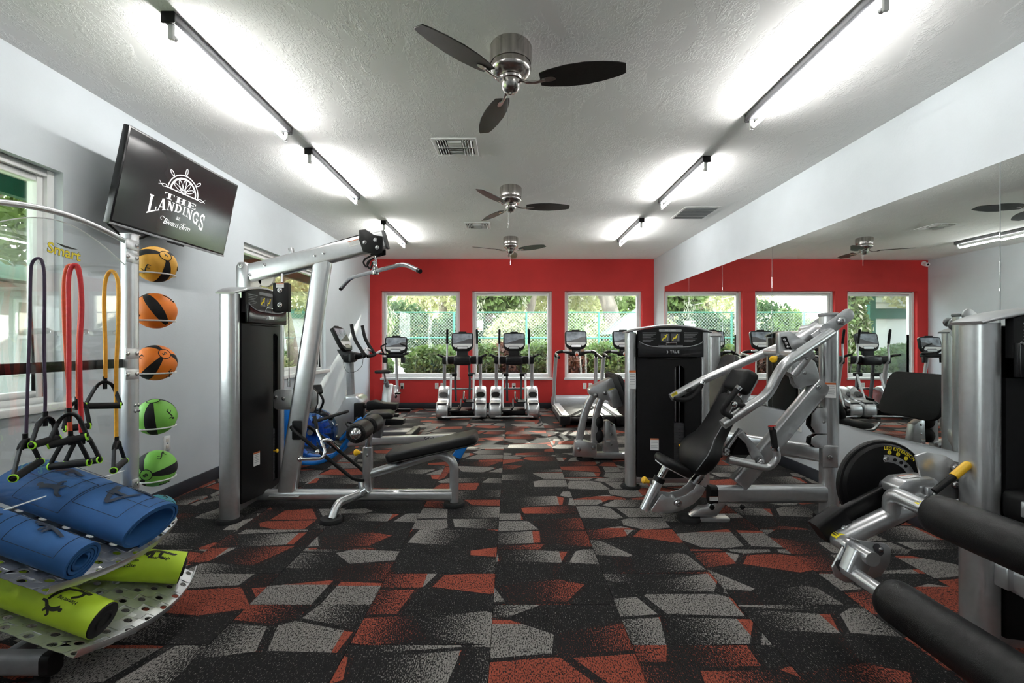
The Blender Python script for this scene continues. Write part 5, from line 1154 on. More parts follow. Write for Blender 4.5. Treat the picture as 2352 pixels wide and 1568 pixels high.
for s in (-1, 1):
    y_ = 4.86+s*.13
    MB().sweep(cat([(-2.36, y_, .62), (-2.38, y_, .40), (-2.28, y_, .12), (-2.08, y_, .06), (-1.88, y_, .11), (-1.74, y_, .24), (-1.66, y_, .36)], 5), rrect(.035, .075, .010), up=(0, 1, 0)).to('side_frame', 'blue', t)
    MB().prism([(-.10, -.14), (.10, -.14), (.12, .05), (.05, .12), (-.06, .12)], (-1.72, y_-.05*s+.04, .40), V((.72, 0, -.69)) if False else V((.69, 0, -.72)), V((.72, 0, .69)), .03).to('foot_shell', 'blue', t, bev=.006) if False else None
    fpQ = Matrix.Translation((-1.655, y_+s*.02, .42)) @ Matrix.Rotation(R(-48), 4, 'Y')
    f1 = MB(fpQ).prism(rrect(.30, .13, .03, 4), (0, 0, -.012), (1, 0, 0), (0, 1, 0), .024).to('foot_plate', 'blue', t, bev=.006)
    MB(fpQ).prism(rrect(.22, .095, .02, 4), (0, 0, .012), (1, 0, 0), (0, 1, 0), .008).to('foot_tread', 'darkgrey', f1)
    MB(fpQ).tube(cat([(.02, -.07, 0), (.02, -.05, .055), (.02, 0, .075), (.02, .05, .055), (.02, .07, 0)], 4), .010, 6).to('foot_strap', 'rubber', f1)
MB().bb((-2.36, 4.66, .0), (-2.26, 5.06, .07)).to('front_foot', 'blue', t, bev=.015)
MB().prism([(-2.40, .30), (-2.33, .30), (-2.30, .66), (-2.40, .70)], (0, 5.02, 0), (1, 0, 0), (0, 0, 1), .32).to('head_plate', 'blue', t, bev=.01)
MB().sweep([(-2.34, 4.86, .60), (-2.06, 4.86, .58), (-1.90, 4.86, .50)], rrect(.05, .05, .015), up=(0, 1, 0)).to('neck', 'black', t)
MB().tube(fil([(-2.02, 4.80, .58), (-1.96, 4.78, .70), (-2.02, 4.78, .80)], .04), .012, 8).to('monitor_arm', 'black', t)
mQ = Matrix.Translation((-2.045, 4.76, .82)) @ Matrix.Rotation(R(42), 4, 'Z') @ Matrix.Rotation(R(-30), 4, 'X')
mo = MB(mQ).box((0, 0, 0), (.14, .045, .10)).to('monitor', 'black', t, bev=.012); MB(mQ).box((0, -.0235, .012), (.10, .002, .05)).to('monitor_screen', 'screen', mo)
MB().tube([(-1.98, 4.56, .515), (-1.78, 4.98, .560)], .016, 10).to('pull_handle', 'rubber', t)
MB().tube([(-1.88, 4.77, .537), (-2.03, 4.86, .50)], .008, 8).to('pull_strap', 'rubber', t)
MB().prism([(-.13, -.02), (.13, -.02), (.15, .02), (.10, .05), (-.10, .05), (-.15, .02)], ra+ru*.34+rn*.15+V((0, 0, .27)), ru, (0, 0, 1), .30).to('seat', 'leather', t, bev=.02, seg=3)
MB().sweep([ra+ru*.30+V((0, 0, .045)), ra+ru*.34+V((0, 0, .25))], rrect(.10, .09, .02), up=(0, 1, 0)).to('seat_carriage', 'darkgrey', t)

# ------------------------------------------------------------------ television with the community's logo
tw = V((.022, .99976, 0)); tu = V((.20939, -.00461, .97782)); tn = V((.97759, -.02151, -.20944)); tc_ = V((-2.488, 3.467, 2.384))
TQ = Matrix(((tw.x, tu.x, tn.x, tc_.x), (tw.y, tu.y, tn.y, tc_.y), (tw.z, tu.z, tn.z, tc_.z), (0, 0, 0, 1)))     # local x width, y up, z out of the screen
t = thing('television', 'large tilted wall television showing a white ship wheel logo', 'television', (-2.55, 3.467, 2.38))
TW, TH = 1.12, .645
case = MB(TQ).box((0, 0, -.022), (TW, TH, .044)).to('casing', 'blackgloss', t, bev=.006)
MB(TQ).box((0, 0, -.06), (TW*.72, TH*.66, .05)).to('rear_housing', 'black', t, bev=.015)
sc_ = MB(TQ).box((0, .006, .0006), (TW-.026, TH-.040, .0016)).to('screen', 'screen', t)
for a, b in (((-TW/2, -TH/2, -.002), (TW/2, -TH/2+.014, .003)),): MB(TQ).bb(a, b).to('lower_trim', 'grey', case, bev=.001)
MB(TQ).bb((-.06, -TH/2-.014, -.02), (.10, -TH/2, -.004)).to('sensor_bar', 'blackgloss', case, bev=.004)
MB(TQ).bb((-.20, -.18, -.12), (.20, .18, -.085)).to('mount_plate', 'black', t, bev=.004)
MB().sweep([V((-2.64, 3.47, 2.36)), V((XL+.02, 3.47, 2.30))], rrect(.08, .12, .01), up=(0, 0, 1)).to('mount_arm', 'black', t)
MB().bb((XL, 3.27, 2.15), (XL+.025, 3.67, 2.45)).to('wall_plate', 'black', t, bev=.004)
MB().tube(cat([V((-2.60, 3.02, 2.10)), at(258, 463, 2.95), at(249, 470, 2.95), at(246, 490, 2.95), at(248, 512, 2.96), at(262, 526, 3.0), at(290, 548, 3.08), at(320, 548, 3.2), at(345, 540, 3.3), V((-2.62, 3.45, 2.10))], 6), .0075, 8).to('power_cord', 'rubber', t)
def flat(mb, pts, w0, w1=None):
    """2D brush stroke on the screen plane"""
    n = len(pts); L = []; R_ = []
    for i, (x, y) in enumerate(pts):
        a, b = pts[max(0, i-1)], pts[min(n-1, i+1)]; dx, dy = b[0]-a[0], b[1]-a[1]; l = math.hypot(dx, dy) or 1
        w = (w0 if w1 is None else w0+(w1-w0)*i/(n-1))/2; L.append((x-dy/l*w, y+dx/l*w, .0022)); R_.append((x+dy/l*w, y-dx/l*w, .0022))
    mb.add(L+R_, [(i, n+i, n+i+1, i+1) for i in range(n-1)])
def arc2(cx_, cy_, rx, ry, a0, a1, n=20): return [(cx_+rx*math.cos(R(a0+(a1-a0)*k/n)), cy_+ry*math.sin(R(a0+(a1-a0)*k/n))) for k in range(n+1)]
mb = MB(TQ); hx, hy = -.026, .052
flat(mb, arc2(hx, hy, .150, .130, 0, 180, 36), .008); flat(mb, arc2(hx, hy, .124, .106, 0, 180, 36), .014)
flat(mb, arc2(hx, hy, .026, .024, 0, 180, 14), .007); flat(mb, arc2(hx, hy+.003, .010, .010, 0, 360, 14), .005)
flat(mb, [(hx-.155, hy-.002), (hx+.155, hy-.002)], .008)
for a in (30, 62, 92, 122, 152):
    ca, sa = math.cos(R(a)), math.sin(R(a)); ptl = []
    for k in range(17):
        s = 2*PI*k/16; u2, v2 = .074+.040*math.cos(s), .013*math.sin(s); ptl.append((hx+u2*ca-v2*sa, hy+(u2*sa+v2*ca)*.86))
    flat(mb, ptl, .0045)
for a in (45, 92, 137):
    ca, sa = math.cos(R(a)), math.sin(R(a)); ptl = []
    for k in range(17):
        s = 2*PI*k/16; u2, v2 = .185+.026*math.cos(s), .0105*math.sin(s); ptl.append((hx+u2*ca-v2*sa, hy+(u2*sa+v2*ca)*.87))
    flat(mb, ptl, .0055); flat(mb, [(hx+.148*ca, hy+.130*sa), (hx+.162*ca, hy+.142*sa)], .009)
for s in (-1, 1):
    flat(mb, [(hx+s*.15, hy), (hx+s*.175, hy+.012), (hx+s*.20, hy+.008), (hx+s*.235, hy-.004)], .006, .002); flat(mb, [(hx+s*.15, hy), (hx+s*.19, hy-.008), (hx+s*.215, hy+.004), (hx+s*.232, hy+.022)], .006, .002)
mb.to('wheel_emblem', 'logo_white', sc_, weld=False)
def glyph(ch):
    """slab serif strokes in a unit cell: (points, width)"""
    S = []; T, t_, sr = .24, .09, .075
    def stem(x, w=T): S.append(([(x, 0), (x, 1)], w))
    def ser(x, y, w=.42): S.append(([(x-w/2, y), (x+w/2, y)], sr))
    a, b = sr/2, 1-sr/2
    if ch == 'L': stem(.25); ser(.25, b); S.append(([(.05, a), (.92, a)], sr)); S.append(([(.90, 0), (.90, .30)], t_))
    if ch == 'A': S.append(([(.50, 1), (.80, 0)], T)); S.append(([(.48, 1), (.16, 0)], t_)); S.append(([(.28, .30), (.70, .30)], sr)); ser(.15, a, .32); ser(.80, a, .40)
    if ch == 'N': S.append(([(.20, 0), (.20, 1)], t_)); S.append(([(.20, 1), (.80, 0)], T)); S.append(([(.80, 0), (.80, 1)], t_)); ser(.20, a, .34); ser(.14, b, .26); ser(.80, b, .34)
    if ch == 'D': stem(.25); S.append(([(.05, b), (.5, b)], sr)); S.append(([(.05, a), (.5, a)], sr)); S.append((arc2(.45, .5, .40, .46, -90, 90, 14), .17))
    if ch == 'I': stem(.5, .30); ser(.5, a, .74); ser(.5, b, .74)
    if ch == 'G': S.append((arc2(.52, .5, .38, .46, 40, 320, 22), .17)); S.append(([(.80, .02), (.80, .42)], .2)); ser(.78, .42, .38); S.append(([(.84, .70), (.84, .98)], t_))
    if ch == 'S': S.append((cat2([(.82, .76), (.70, .93), (.45, .95), (.24, .82), (.28, .62), (.55, .50), (.78, .36), (.78, .15), (.55, .04), (.30, .06), (.17, .26)]), .16)); S.append(([(.84, .68), (.84, .97)], t_)); S.append(([(.15, .03), (.15, .32)], t_))
    if ch == 'T': stem(.5); S.append(([(.06, b), (.94, b)], sr)); ser(.5, a, .50); S.append(([(.09, .70), (.09, 1)], t_)); S.append(([(.91, .70), (.91, 1)], t_))
    if ch == 'H': stem(.25); stem(.75); S.append(([(.25, .5), (.75, .5)], sr)); [ser(x, y, .42) for x in (.25, .75) for y in (a, b)]
    if ch == 'E': stem(.27); S.append(([(.06, b), (.88, b)], sr)); S.append(([(.06, a), (.90, a)], sr)); S.append(([(.27, .5), (.66, .5)], sr)); S.append(([(.86, .70), (.86, 1)], t_)); S.append(([(.88, 0), (.88, .30)], t_)); S.append(([(.66, .38), (.66, .62)], t_))
    return S
def cat2(p): return [(v.x, v.y) for v in cat([(x, y, 0) for x, y in p], 4)]
def word(s, xs, top, bot, name):
    mb = MB(TQ)
    for ch, (x0, x1) in zip(s, xs):
        for pts, w in glyph(ch):
            if len(pts) == 2: pts = [(pts[0][0]+(pts[1][0]-pts[0][0])*k/6, pts[0][1]+(pts[1][1]-pts[0][1])*k/6) for k in range(7)]
            k_ = MB(); n = len(pts); L = []; R_ = []
            for i, (x, y) in enumerate(pts):
                a, b = pts[max(0, i-1)], pts[min(n-1, i+1)]; dx, dy = b[0]-a[0], b[1]-a[1]; l = math.hypot(dx, dy) or 1
                for sg, o in ((1, L), (-1, R_)):
                    qx, qy = x-sg*dy/l*w/2, y+sg*dx/l*w/2; X = x0+(x1-x0)*qx; o.append((X, bot(X)+(top(X)-bot(X))*qy, .0022))
            mb.add(L+R_, [(i, n+i, n+i+1, i+1) for i in range(n-1)])
    return mb.to(name, 'logo_white', sc_, weld=False)
word('THE', [(-.195, -.095), (-.085, .020), (.030, .130)], lambda x: .012, lambda x: -.030, 'lettering')
bt = lambda x: -.098-.078*((x+.03)/.27)**2
word('LANDINGS', [(-.312, -.232), (-.232, -.155), (-.150, -.082), (-.078, -.008), (-.004, .034), (.038, .106), (.108, .178), (.182, .248)], lambda x: -.040-.004*((x+.03)/.27)**2, bt, 'lettering')
lettering('at', tc_+tw*-.03+tu*-.137+tn*.0022, tw, tu, .050, 'logo_white', sc_, shear=.35)
lettering('Bivens Arm', tc_+tw*-.025+tu*-.192+tn*.0022, tw, tu, .060, 'logo_white', sc_, shear=.40, spacing=.95)
mb = MB(TQ); flat(mb, cat2([(-.150, -.168), (-.170, -.162), (-.184, -.172), (-.180, -.186), (-.168, -.188)]), .004, .002); flat(mb, cat2([(.035, -.200), (.010, -.215), (.004, -.190), (.030, -.165), (.060, -.168)]), .004, .002)
mb.to('flourish', 'logo_white', sc_, weld=False)
# ------------------------------------------------------------------ accessory rack, left foreground
RX = -1.95
t = thing('accessory_rack', 'silver storage rack with clear acrylic back panel and two perforated trays', 'storage rack', (RX, 1.96, 0)); rack = t
for y in (2.33, 1.585):
    MB().sweep([(RX, y, .02), (RX, y, 1.855)], rrect(.066, .066, .024, 5), up=(0, 1, 0)).to('post', 'alu', t)
    MB().box((RX, y, 1.858), (.060, .060, .006)).to('post_cap', 'alu', t, bev=.002)
    MB().sweep([(-2.45, y-.02 if y > 2 else 1.735, .085), (-1.76, y-.02 if y > 2 else 1.735, .085)], rrect(.060, .082, .020), up=(0, 0, 1)).to('base_tube', 'grey', t)
    yy = y-.02 if y > 2 else 1.735
    MB().sweep([(-1.77, yy, .085), (-1.735, yy, .085)], rrect(.062, .084, .020), up=(0, 0, 1)).to('base_end_cap', 'black', t)
    MB().lathe([(0, 0), (.032, 0), (.032, .02), (.012, .025), (.012, .045), (0, .045)], (-1.80, yy, 0), n=16).to('leveller', 'rubber', t)
MB().bb((RX-.02, 1.60, .06), (RX+.02, 2.32, .11)).to('base_bar', 'grey', t, bev=.01)
arch = [(RX, 1.62+.695*k/20, 1.815+.05*math.sin(PI*k/20)) for k in range(21)]
MB().tube(arch, .0125, 10).to('top_rail', 'alu', t)
pr = [(1.625, .66), (2.295, .66)]+[(2.295-.67*k/20, 1.70+.13*math.sin(PI*k/20)) for k in range(21)]
ac = MB().prism(pr, (RX+.004, 0, 0), (0, 1, 0), (0, 0, 1), -.008).to('acrylic_panel', 'acrylic', t, bev=.0015, seg=1)
for pts in ([(RX, y, z) for y, z in pr[2:]], [(RX, 1.625, .66), (RX, 2.295, .66)]): MB().tube(pts, .0026, 6).to('panel_edge', 'white', ac)
MB().bb((RX-.028, 1.60, 1.178), (RX-.008, 2.31, 1.222)).to('black_crossbar', 'black', t, bev=.004)
for z, w_ in ((1.80, 0), (1.735, 1), (1.25, 1), (1.145, 1)):
    for y, s in ((2.295, -1), (1.62, 1)):
        b = MB().bb((RX+.030, y-.03, z-.026), (RX+.036, y+.05, z+.026)).to('bracket', 'alu', t, bev=.002) if s < 0 else None
        if s < 0:
            bolt((RX+.037, 2.33, z), (1, 0, 0), .008, b)
            if w_: bolt((RX+.037, 2.275, z), (1, 0, 0), .008, b)
for y in (2.322, 2.342):
    for z in (.985, .955): bolt((RX+.034, y, z), (1, 0, 0), .0065, t)
b = MB().bb((RX+.032, 2.30, .56), (RX+.038, 2.345, .61)).to('bracket', 'alu', t, bev=.002); bolt((RX+.040, 2.322, .585), (1, 0, 0), .009, b)
pegs = [(1.777, 1.612), (1.918, 1.618), (2.108, 1.622), (1.80, 1.345), (1.965, 1.345), (2.115, 1.345)]
for y, z in pegs:
    p = MB().cyl((RX, y, z), (RX+.115, y, z+.006), .0115, n=12).to('acrylic_peg', 'acrylic_rod', t); MB().ball((RX+.115, y, z+.006), .0125, n=10).to('peg_end', 'acrylic_rod', p)
lettering('Smart', (RX+.0055, 1.982, 1.698), (0, 1, -.10), (0, .10, 1), .062, 'print_black', ac, bold=.0022)
lettering('Smart', (RX+.0062, 1.982, 1.698), (0, 1, -.10), (0, .10, 1), .062, 'label_yellow', ac, bold=.0010)
MB().prism([(-.040, 0), (.060, 0), (.025, -.008), (-.01, -.009)], (RX+.006, 1.985, 1.728), (0, 1, -.10), (0, .1, 1), .0005).to('logo_swoosh', 'print_black', ac)
# perforated trays, tilted, with a curved front lip
def tray(Xf, bulge, Zf, Xb, y0, y1, nu, nv):
    sl = .36
    def pt(u, v, dz=0):
        y = y0+(y1-y0)*u; xf = Xf+bulge*(1-(2*u-1)**2); x = Xb+(xf-Xb)*v; return V((x, y, Zf-sl*(x-Xf)+dz))
    mb = MB()
    for i in range(nu):
        for j in range(nv):
            uc, vc = (i+.5)/nu, (j+.5)/nv; hu, hv = .5/nu, .5/nv
            ou = [(1, 0), (1, 1), (0, 1), (-1, 1), (-1, 0), (-1, -1), (0, -1), (1, -1)]
            if (i+j) % 2:
                mb.add([pt(uc+a*hu, vc+b*hv) for a, b in ((-1, -1), (1, -1), (1, 1), (-1, 1))], [(0, 1, 2, 3)]); continue
            ring = [pt(uc+a*hu, vc+b*hv) for a, b in ou]+[pt(uc+.44*hu*math.cos(PI/4*k), vc+.44*hv*math.sin(PI/4*k)) for k in range(8)]
            ring2 = [pt(uc+.62*hu*math.cos(PI/4*k), vc+.62*hv*math.sin(PI/4*k)) for k in range(8)]
            mb.add(ring[:8]+ring2, [(k, (k+1) % 8, 8+(k+1) % 8, 8+k) for k in range(8)])
    tr = mb.to('tray', 'alu', t, solid=.003)
    n = 20; MB().grid([[pt(k/n, 1), pt(k/n, 1, .014)+V((.012, 0, .0)), pt(k/n, 1, .030)+V((.016, 0, 0))] for k in range(n+1)]).to('front_lip', 'alu', tr, solid=.003)
    MB().sweep([pt(.5, .1, -.02), V((RX, (y0+y1)/2, pt(.5, .1).z-.16))], rrect(.05, .012, .004), up=(0, 1, 0)).to('tray_bracket', 'grey', tr)
    return pt
pt_lo = tray(-1.60, .085, .150, -2.16, 1.665, 2.295, 15, 13)
pt_up = tray(-1.66, .062, .405, -2.16, 1.625, 2.245, 15, 11)
# medicine balls in rings on the far post
def med_ball(z, m_, num, lab, axis, roll, ringlab=True):
    c = V((RX, 2.50, z)); r = .097
    b = thing('medicine_ball', lab, 'medicine ball', c, 0, 'medicine balls on the rack post')
    u, w, d = basis(axis); u, w = u*math.cos(roll)+w*math.sin(roll), w*math.cos(roll)-u*math.sin(roll)
    def sp(th, ph, k=1.): return c+(u*math.sin(th)*math.cos(ph)+w*math.sin(th)*math.sin(ph)+d*math.cos(th))*r*k
    MB().ball(c, r, n=40).to('shell', m_, b)
    for k in range(3):
        p0 = 2*PI*k/3
        MB().grid([[sp(.30+(PI-.60)*i/22, p0+(-.27+.54*j/6), 1.004) for j in range(7)] for i in range(23)]).to('black_band', 'rubber', b)
    MB().lathe([(r*.30*math.cos(0), 0)], c, d, n=3) if False else None
    em = MB().grid([[sp(.30*i/5, 2*PI*j/24, 1.005) for j in range(25)] for i in range(6)]).to('emblem', m_, b)
    MB().tube([sp(.30, 2*PI*j/24, 1.004) for j in range(24)], .0022, 5, closed=True).to('emblem_ring', 'rubber', em)
    if num:
        vs, fs = text_verts(num, .034, bold=.001); MB().add([c+(u*v.x+w*v.y+d*math.sqrt(max(.0001, (r*1.007)**2-v.x**2-v.y**2))) for v in vs], fs).to('number', 'print_black', em, weld=False)
    # small exercise figures printed between the bands
    for k in range(3):
        p0 = 2*PI*k/3+PI/3
        mb = MB()
        for (a, e), (a2, e2), rr in (((1.05, -.10), (1.25, -.02), .0030), ((1.25, -.02), (1.45, .10), .0032), ((1.45, .10), (1.50, -.12), .0020), ((1.25, -.02), (1.12, .14), .0018), ((1.05, -.10), (.98, .06), .0018)):
            mb.tube([sp(a+(a2-a)*q/4, p0+e+(e2-e)*q/4, 1.001) for q in range(5)], rr, 5)
        mb.ball(sp(1.56, p0+.10, 1.0), .006, n=8).to('exercise_print', 'print_black', b)
    rg = MB().tube([(RX+.082*math.cos(a), 2.505+.095*math.sin(a), z-.055) for a in [2*PI*k/28 for k in range(28)]], .0042, 8, closed=True).to('ball_ring', 'white', rack)
    MB().cyl((RX, 2.36, z-.055), (RX, 2.412, z-.055), .005, n=8).to('ring_stem', 'white', rg)
    return b
cv = V((.6, -.75, .1))
med_ball(1.735, 'ball_yellow', '4', 'yellow and black medicine ball, topmost on the rack', (.85, -.35, .45), .6)
med_ball(1.480, 'ball_orange', '', 'orange and black medicine ball, upper of the two orange', (-.5, -.2, .85), .3)
med_ball(1.195, 'ball_orange', '5', 'orange and black medicine ball, lower of the two orange', (.80, -.35, .55), 1.9)
med_ball(.898, 'ball_green', '', 'green and black medicine ball, upper of the two green', (.05, -.25, .97), 2.8)
med_ball(.616, 'ball_green', '8', 'green and black medicine ball, lower of the two green', (.20, -.97, -.12), 2.1)
med_ball(.370, 'ball_teal', '10', 'teal medicine ball at the bottom, peeking past the blue mat', (.92, -.38, .05), .2)
# mats and rolls
ax = V((-.941, 0, .339))                                          # up the tilted trays
def spiral_mat(name, lab, Yc, zoff, a0, b0, turns, th, length, xfront, shrink, tail=0, start=-90):
    """rolled mat: oval spiral swept up the tray"""
    zt = .405-.36*(xfront+1.66)
    up = V((.339, 0, .941)); o = V((xfront, Yc, zt))
    b = thing(name, lab, 'exercise mat', o, 0, 'blue rolled mats on the upper tray')
    pl = []; n = int(28*turns)
    if tail: pl += [(-tail, .003), (-tail*.5, .003)]
    for k in range(n+1):
        q = k/n; a = R(start)+2*PI*turns*q; s = 1-shrink*q
        pl.append((a0*s*math.cos(a), b0+b0*s*math.sin(a)+.002+b0*shrink*q*.15))
    prof = []
    for i, (x, y) in enumerate(pl):
        p, q = pl[max(0, i-1)], pl[min(len(pl)-1, i+1)]; dx, dy = q[0]-p[0], q[1]-p[1]; l = math.hypot(dx, dy) or 1
        prof.append(((x, y), (x-dy/l*th, y+dx/l*th)))
    ins = [p[1] for p in prof]; outs = [p[0] for p in prof]
    mb = MB(); f = lambda x, y, s: o+V((0, x, 0))+up*y+ax*s
    rows = [[f(*p, s) for p in outs] for s in (0, length)]; rows2 = [[f(*p, s) for p in ins] for s in (0, length)]
    mb.grid([[f(*p, length*k/8) for p in outs] for k in range(9)]); mb.grid([[f(*p, length*k/8) for p in ins[::-1]] for k in range(9)])
    m_ = len(outs)
    for s in (0, length): mb.grid([[f(*p, s) for p in outs], [f(*p, s) for p in ins]])
    mb.add([f(*outs[-1], 0), f(*ins[-1], 0), f(*ins[-1], length), f(*outs[-1], length)], [(0, 1, 2, 3)])
    mb.to('rolled_sheet', 'blue_mat', b, ang=50)
    return b, f, a0, b0
def on_oval(f, a0, b0, ang, s, k=1.004):
    return f(a0*k*math.cos(ang), b0+b0*k*math.sin(ang)+.002, s)
FIG = {'crunch': [[(-.9, -.1), (-.4, .15), (.1, .1), (.5, -.25), (.9, -.3)], [(.1, .1), (.35, .5)], [(.1, .1), (-.2, .55), (-.05, .8)]],
       'reach': [[(-1, .2), (-.5, .35), (0, .2), (.5, .0), (1., -.2)], [(-.3, .3), (-.5, -.3)], [(-.1, .2), (-.2, -.35)]],
       'vsit': [[(-.75, .75), (-.55, .25), (-.1, -.45), (.15, -.55)], [(.1, -.5), (.35, .1), (.75, .85)], [(-.55, .3), (-.1, .25), (.3, .3)]],
       'seat': [[(-.5, -.8), (-.5, .0), (-.2, .5)], [(-.5, -.8), (.3, -.75), (.8, -.1)], [(-.3, .3), (.2, .6), (.5, .2)]],
       'plank': [[(-1, -.35), (-.5, .05), (.1, .1), (.9, -.15), (1.1, -.05)], [(-.5, .05), (-.6, -.5), (-.8, -.5)], [(.1, .1), (.0, -.45), (.4, -.6)]],
       'lift': [[(-.9, -.3), (-.3, -.2), (.3, .0)], [(.3, 0), (.6, .6), (.7, .95)], [(.3, 0), (.8, -.4)], [(-.7, -.3), (-.8, .2), (-.4, .5)]]}
def figure(fn, kind, sc, par, material, wd=.16):
    """silhouette of an exercising figure wrapped on a roll: fn(x, y) -> point"""
    mb = MB()
    for li, ln in enumerate(FIG[kind]):
        pts = cat2(ln); n = len(pts); L = []; R_ = []
        for i, (x, y) in enumerate(pts):
            a, b = pts[max(0, i-1)], pts[min(n-1, i+1)]; dx, dy = b[0]-a[0], b[1]-a[1]; l = math.hypot(dx, dy) or 1
            w = wd*(1.25-.75*i/(n-1)) if li == 0 else wd*(.85-.4*i/(n-1))
            L.append(fn((x-dy/l*w)*sc, (y+dx/l*w)*sc)); R_.append(fn((x+dy/l*w)*sc, (y-dx/l*w)*sc))
        mb.add(L+R_, [(i, n+i, n+i+1, i+1) for i in range(n-1)])
    hx, hy = FIG[kind][0][0]; d = FIG[kind][0][1]; hx, hy = (hx-.12, hy+.12) if kind != 'seat' else (-.08, .75)
    hd = [fn((hx+.17*math.cos(PI*k/6))*sc, (hy+.17*math.sin(PI*k/6))*sc) for k in range(12)]
    mb.add(hd, [list(range(12))]).to('exercise_print', material, par, weld=False)
def mat_prints(b, f, a0, b0, specs):
    for kind, ang, s, sc in specs:
        fn = lambda x, y, ang=ang, s=s: on_oval(f, a0, b0, ang-y/((a0+b0)/2), s-x, 1.006)
        figure(fn, kind, sc, b, 'blue_print')
        mb = MB(); w_, h_ = .10, .085
        cs_ = [(-w_, -h_), (w_, -h_), (w_, h_), (-w_, h_)]
        for i in range(4):
            (x0, y0), (x1, y1) = cs_[i], cs_[(i+1) % 4]; mb.tube([fn(x0+(x1-x0)*k/8, y0+(y1-y0)*k/8) for k in range(9)], .0012, 4)
        mb.to('print_border', 'blue_print', b)
b1 = spiral_mat('blue_mat', 'large loosely rolled blue exercise mat on the upper tray, farther one', 2.035, 0, .168, .092, 1.75, .011, .60, -1.640, .22, .0, -100)
mat_prints(*b1, [('vsit', R(100), .17, .068), ('reach', R(62), .12, .055), ('crunch', R(128), .38, .060), ('plank', R(78), .44, .055)])
b2 = spiral_mat('blue_mat', 'tightly rolled blue exercise mat at the front of the upper tray', 1.722, 0, .080, .076, 3.4, .010, .60, -1.650, .62, .0, -95)
mat_prints(*b2, [('reach', R(92), .15, .062), ('plank', R(95), .40, .06)])
def foam_roll(lab, o, d, r, L, words, tex, fl=1):
    o, d = V(o), V(d).normalized(); sd = V((0, 0, 1)).cross(d).normalized(); up = d.cross(sd).normalized()
    b = thing('foam_roller', lab, 'foam roller', o, 0, 'lime foam rollers on the lower tray')
    MB().sweep([o+d*.002, o+d*(L-.002)], circ(r, 40), up=(0, 0, 1)).to('lime_sleeve', 'lime', b, ang=30)
    for s, q in ((o, -1), (o+d*L, 1)):
        MB().lathe([(0, .004), (r*.36, .004), (r*.40, .010), (r*.50, .010), (r*.54, .003), (r*.93, .003), (r*.965, .000), (r*.965, -.006)], s, d*q, n=32).to('end_ring', 'rubber', b)
    f = lambda ang, s, k=1.006: o+d*s+(sd*math.cos(ang)+up*math.sin(ang))*r*k
    for kind, ang, s, sc in tex: figure(lambda x, y, ang=ang, s=s: f(ang-fl*y/r, s+fl*x), kind, sc, b, 'print_black')
    for wd_, ang, s, sz in words:
        vs, fs = text_verts(wd_, sz, bold=.0004); MB().add([f(ang-fl*v.y/r, s+fl*v.x, 1.007) for v in vs], fs).to('lettering', 'print_black', b, weld=False)
    return b
# axes point from the far end to the near end so print reads upright from the room
L1 = .58; e1 = V((-1.585, 1.768, .226)); d1 = V((.941, 0, -.339))
foam_roll('lime foam roller end-on at the front of the lower tray', e1-d1*L1, d1, .067, L1,
          [('Outer Thigh', R(62), L1-.16, .018), ('Hamstring', R(122), L1-.13, .018), ('Buttocks', R(118), L1-.34, .018), ('Inner Thigh', R(60), L1-.40, .018)],
          [('lift', R(88), L1-.15, .058), ('vsit', R(86), L1-.36, .05), ('crunch', R(150), L1-.17, .042)], -1)
e2_ = V((-1.575, 2.185, .225)); d2 = V((.27, .15, -.097)).normalized(); L2 = .42
foam_roll('lime foam roller lying askew at the back of the lower tray', e2_-d2*L2, d2, .070, L2,
          [('Inner Thigh', R(128), L2-.105, .018), ('Back', R(126), L2-.235, .018), ('SmartFitnessGroup.com', R(142), L2-.24, .013), ('Target Exercise', R(160), L2-.25, .022)],
          [('plank', R(102), L2-.105, .056), ('reach', R(102), L2-.25, .04)])
# resistance bands with handles, hung on the pegs
def grip_handle(root, top, g0, g1):
    """stirrup handle: clip at top, webbing to a foam grip from g0 to g1"""
    top, g0, g1 = V(top), V(g0), V(g1); e = (g1-g0).normalized()
    h = MB().cyl(g0, g1, .0145, n=16).to('handle_grip', 'rubber', root)
    c0, c1 = top-e*.030-V((0, 0, .012)), top+e*.030-V((0, 0, .012))
    MB().sweep(cat([c0-V((0, 0, .012)), c0+e*.008+V((0, 0, .004)), top+V((0, 0, .004)), c1-e*.008+V((0, 0, .004)), c1-V((0, 0, .012))], 4), rrect(.020, .014, .005), up=(0, 0, 1)).to('handle_clip', 'black', h)
    MB().cyl(top+V((0, 0, .028)), top-V((0, 0, .030)), .0085, n=10).to('band_stop', 'black', h)
    for c, g, s in ((c0, g0, -1), (c1, g1, 1)):
        for q in (-.006, .006):
            mid = (c+g)/2+e*s*.002
            MB().sweep([c+V((0, 0, -.006)), mid, g+e*s*.005], rrect(.017, .0075, .002), up=(0, 1, 0)).to('webbing', 'rubber', h) if q > 0 else None
        MB().lathe([(.0120, .0035), (.0150, .0035), (.0156, 0), (.0150, -.002), (.0120, -.002)], g+e*s*.002, e, n=18).to('lime_ring', 'lime_ring', h)
    return h
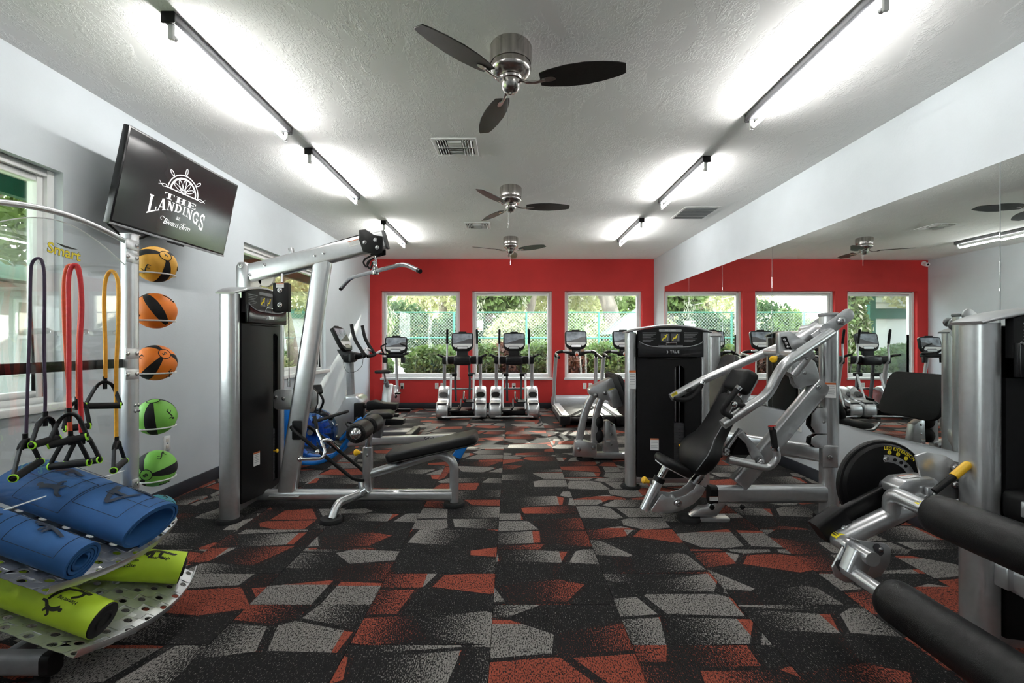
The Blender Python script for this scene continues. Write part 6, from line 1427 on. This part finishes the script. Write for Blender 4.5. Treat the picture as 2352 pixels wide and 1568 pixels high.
def band(lab, m_, pts, hs, r=.0105):
    p0 = V(pts[0]); b = thing('resistance_band', lab, 'resistance band', (p0.x, p0.y, p0.z), 0, 'resistance bands on the rack pegs')
    MB().tube(cat(pts, 6), r, 12).to('band_tube', m_, b)
    for top, g0, g1 in hs: grip_handle(b, top, g0, g1)
    return b
A = at
band('dark purple resistance band on the leftmost peg', 'band_purple',
     [A(60, 1003, 1.76), A(63, 900, 1.765), A(68, 760, 1.77), A(70, 640, 1.775), A(73, 606, 1.777), A(86, 593, 1.778), A(98, 604, 1.779), A(102, 660, 1.785), A(101, 800, 1.79), A(104, 900, 1.795), A(103, 950, 1.80)],
     [(A(58, 1012, 1.755), A(31, 1098, 1.66), A(91, 1060, 1.80)), (A(104, 961, 1.80), A(74, 1022, 1.74), A(131, 1006, 1.84))], .0055)
band('orange resistance band sharing the middle peg', 'band_orange',
     [A(161, 998, 1.89), A(158, 900, 1.895), A(149, 760, 1.90), A(147, 660, 1.91), A(153, 617, 1.915), A(165, 610, 1.92), A(179, 620, 1.93), A(186, 680, 1.94), A(180, 800, 1.96), A(179, 915, 1.97)],
     [(A(162, 1005, 1.885), A(116, 1071, 1.88), A(203, 1062, 1.90)), (A(177, 925, 1.97), A(150, 984, 1.93), A(203, 978, 2.0))], .0080)
band('red resistance band sharing the middle peg', 'band_red',
     [A(158, 942, 1.85), A(158, 860, 1.86), A(158, 740, 1.87), A(157, 650, 1.885), A(162, 618, 1.895), A(172, 608, 1.90), A(182, 622, 1.905), A(188, 700, 1.905), A(183, 820, 1.90), A(187, 992, 1.93)],
     [(A(158, 952, 1.85), A(113, 1022, 1.80), A(197, 1003, 1.86)), (A(190, 1003, 1.95), A(150, 1066, 1.95), A(227, 1056, 1.96))], .0083)
band('yellow resistance band on the peg nearest the post', 'band_yellow',
     [A(242, 868, 2.10), A(242, 800, 2.10), A(239, 700, 2.10), A(242, 645, 2.105), A(252, 624, 2.108), A(264, 628, 2.11), A(272, 660, 2.112), A(271, 760, 2.114), A(267, 850, 2.115), A(267, 1005, 2.12)],
     [(A(241, 878, 2.10), A(198, 932, 2.02), A(275, 931, 2.10)), (A(268, 1016, 2.12), A(261, 1080, 2.05), A(286, 1058, 2.17))], .0080)
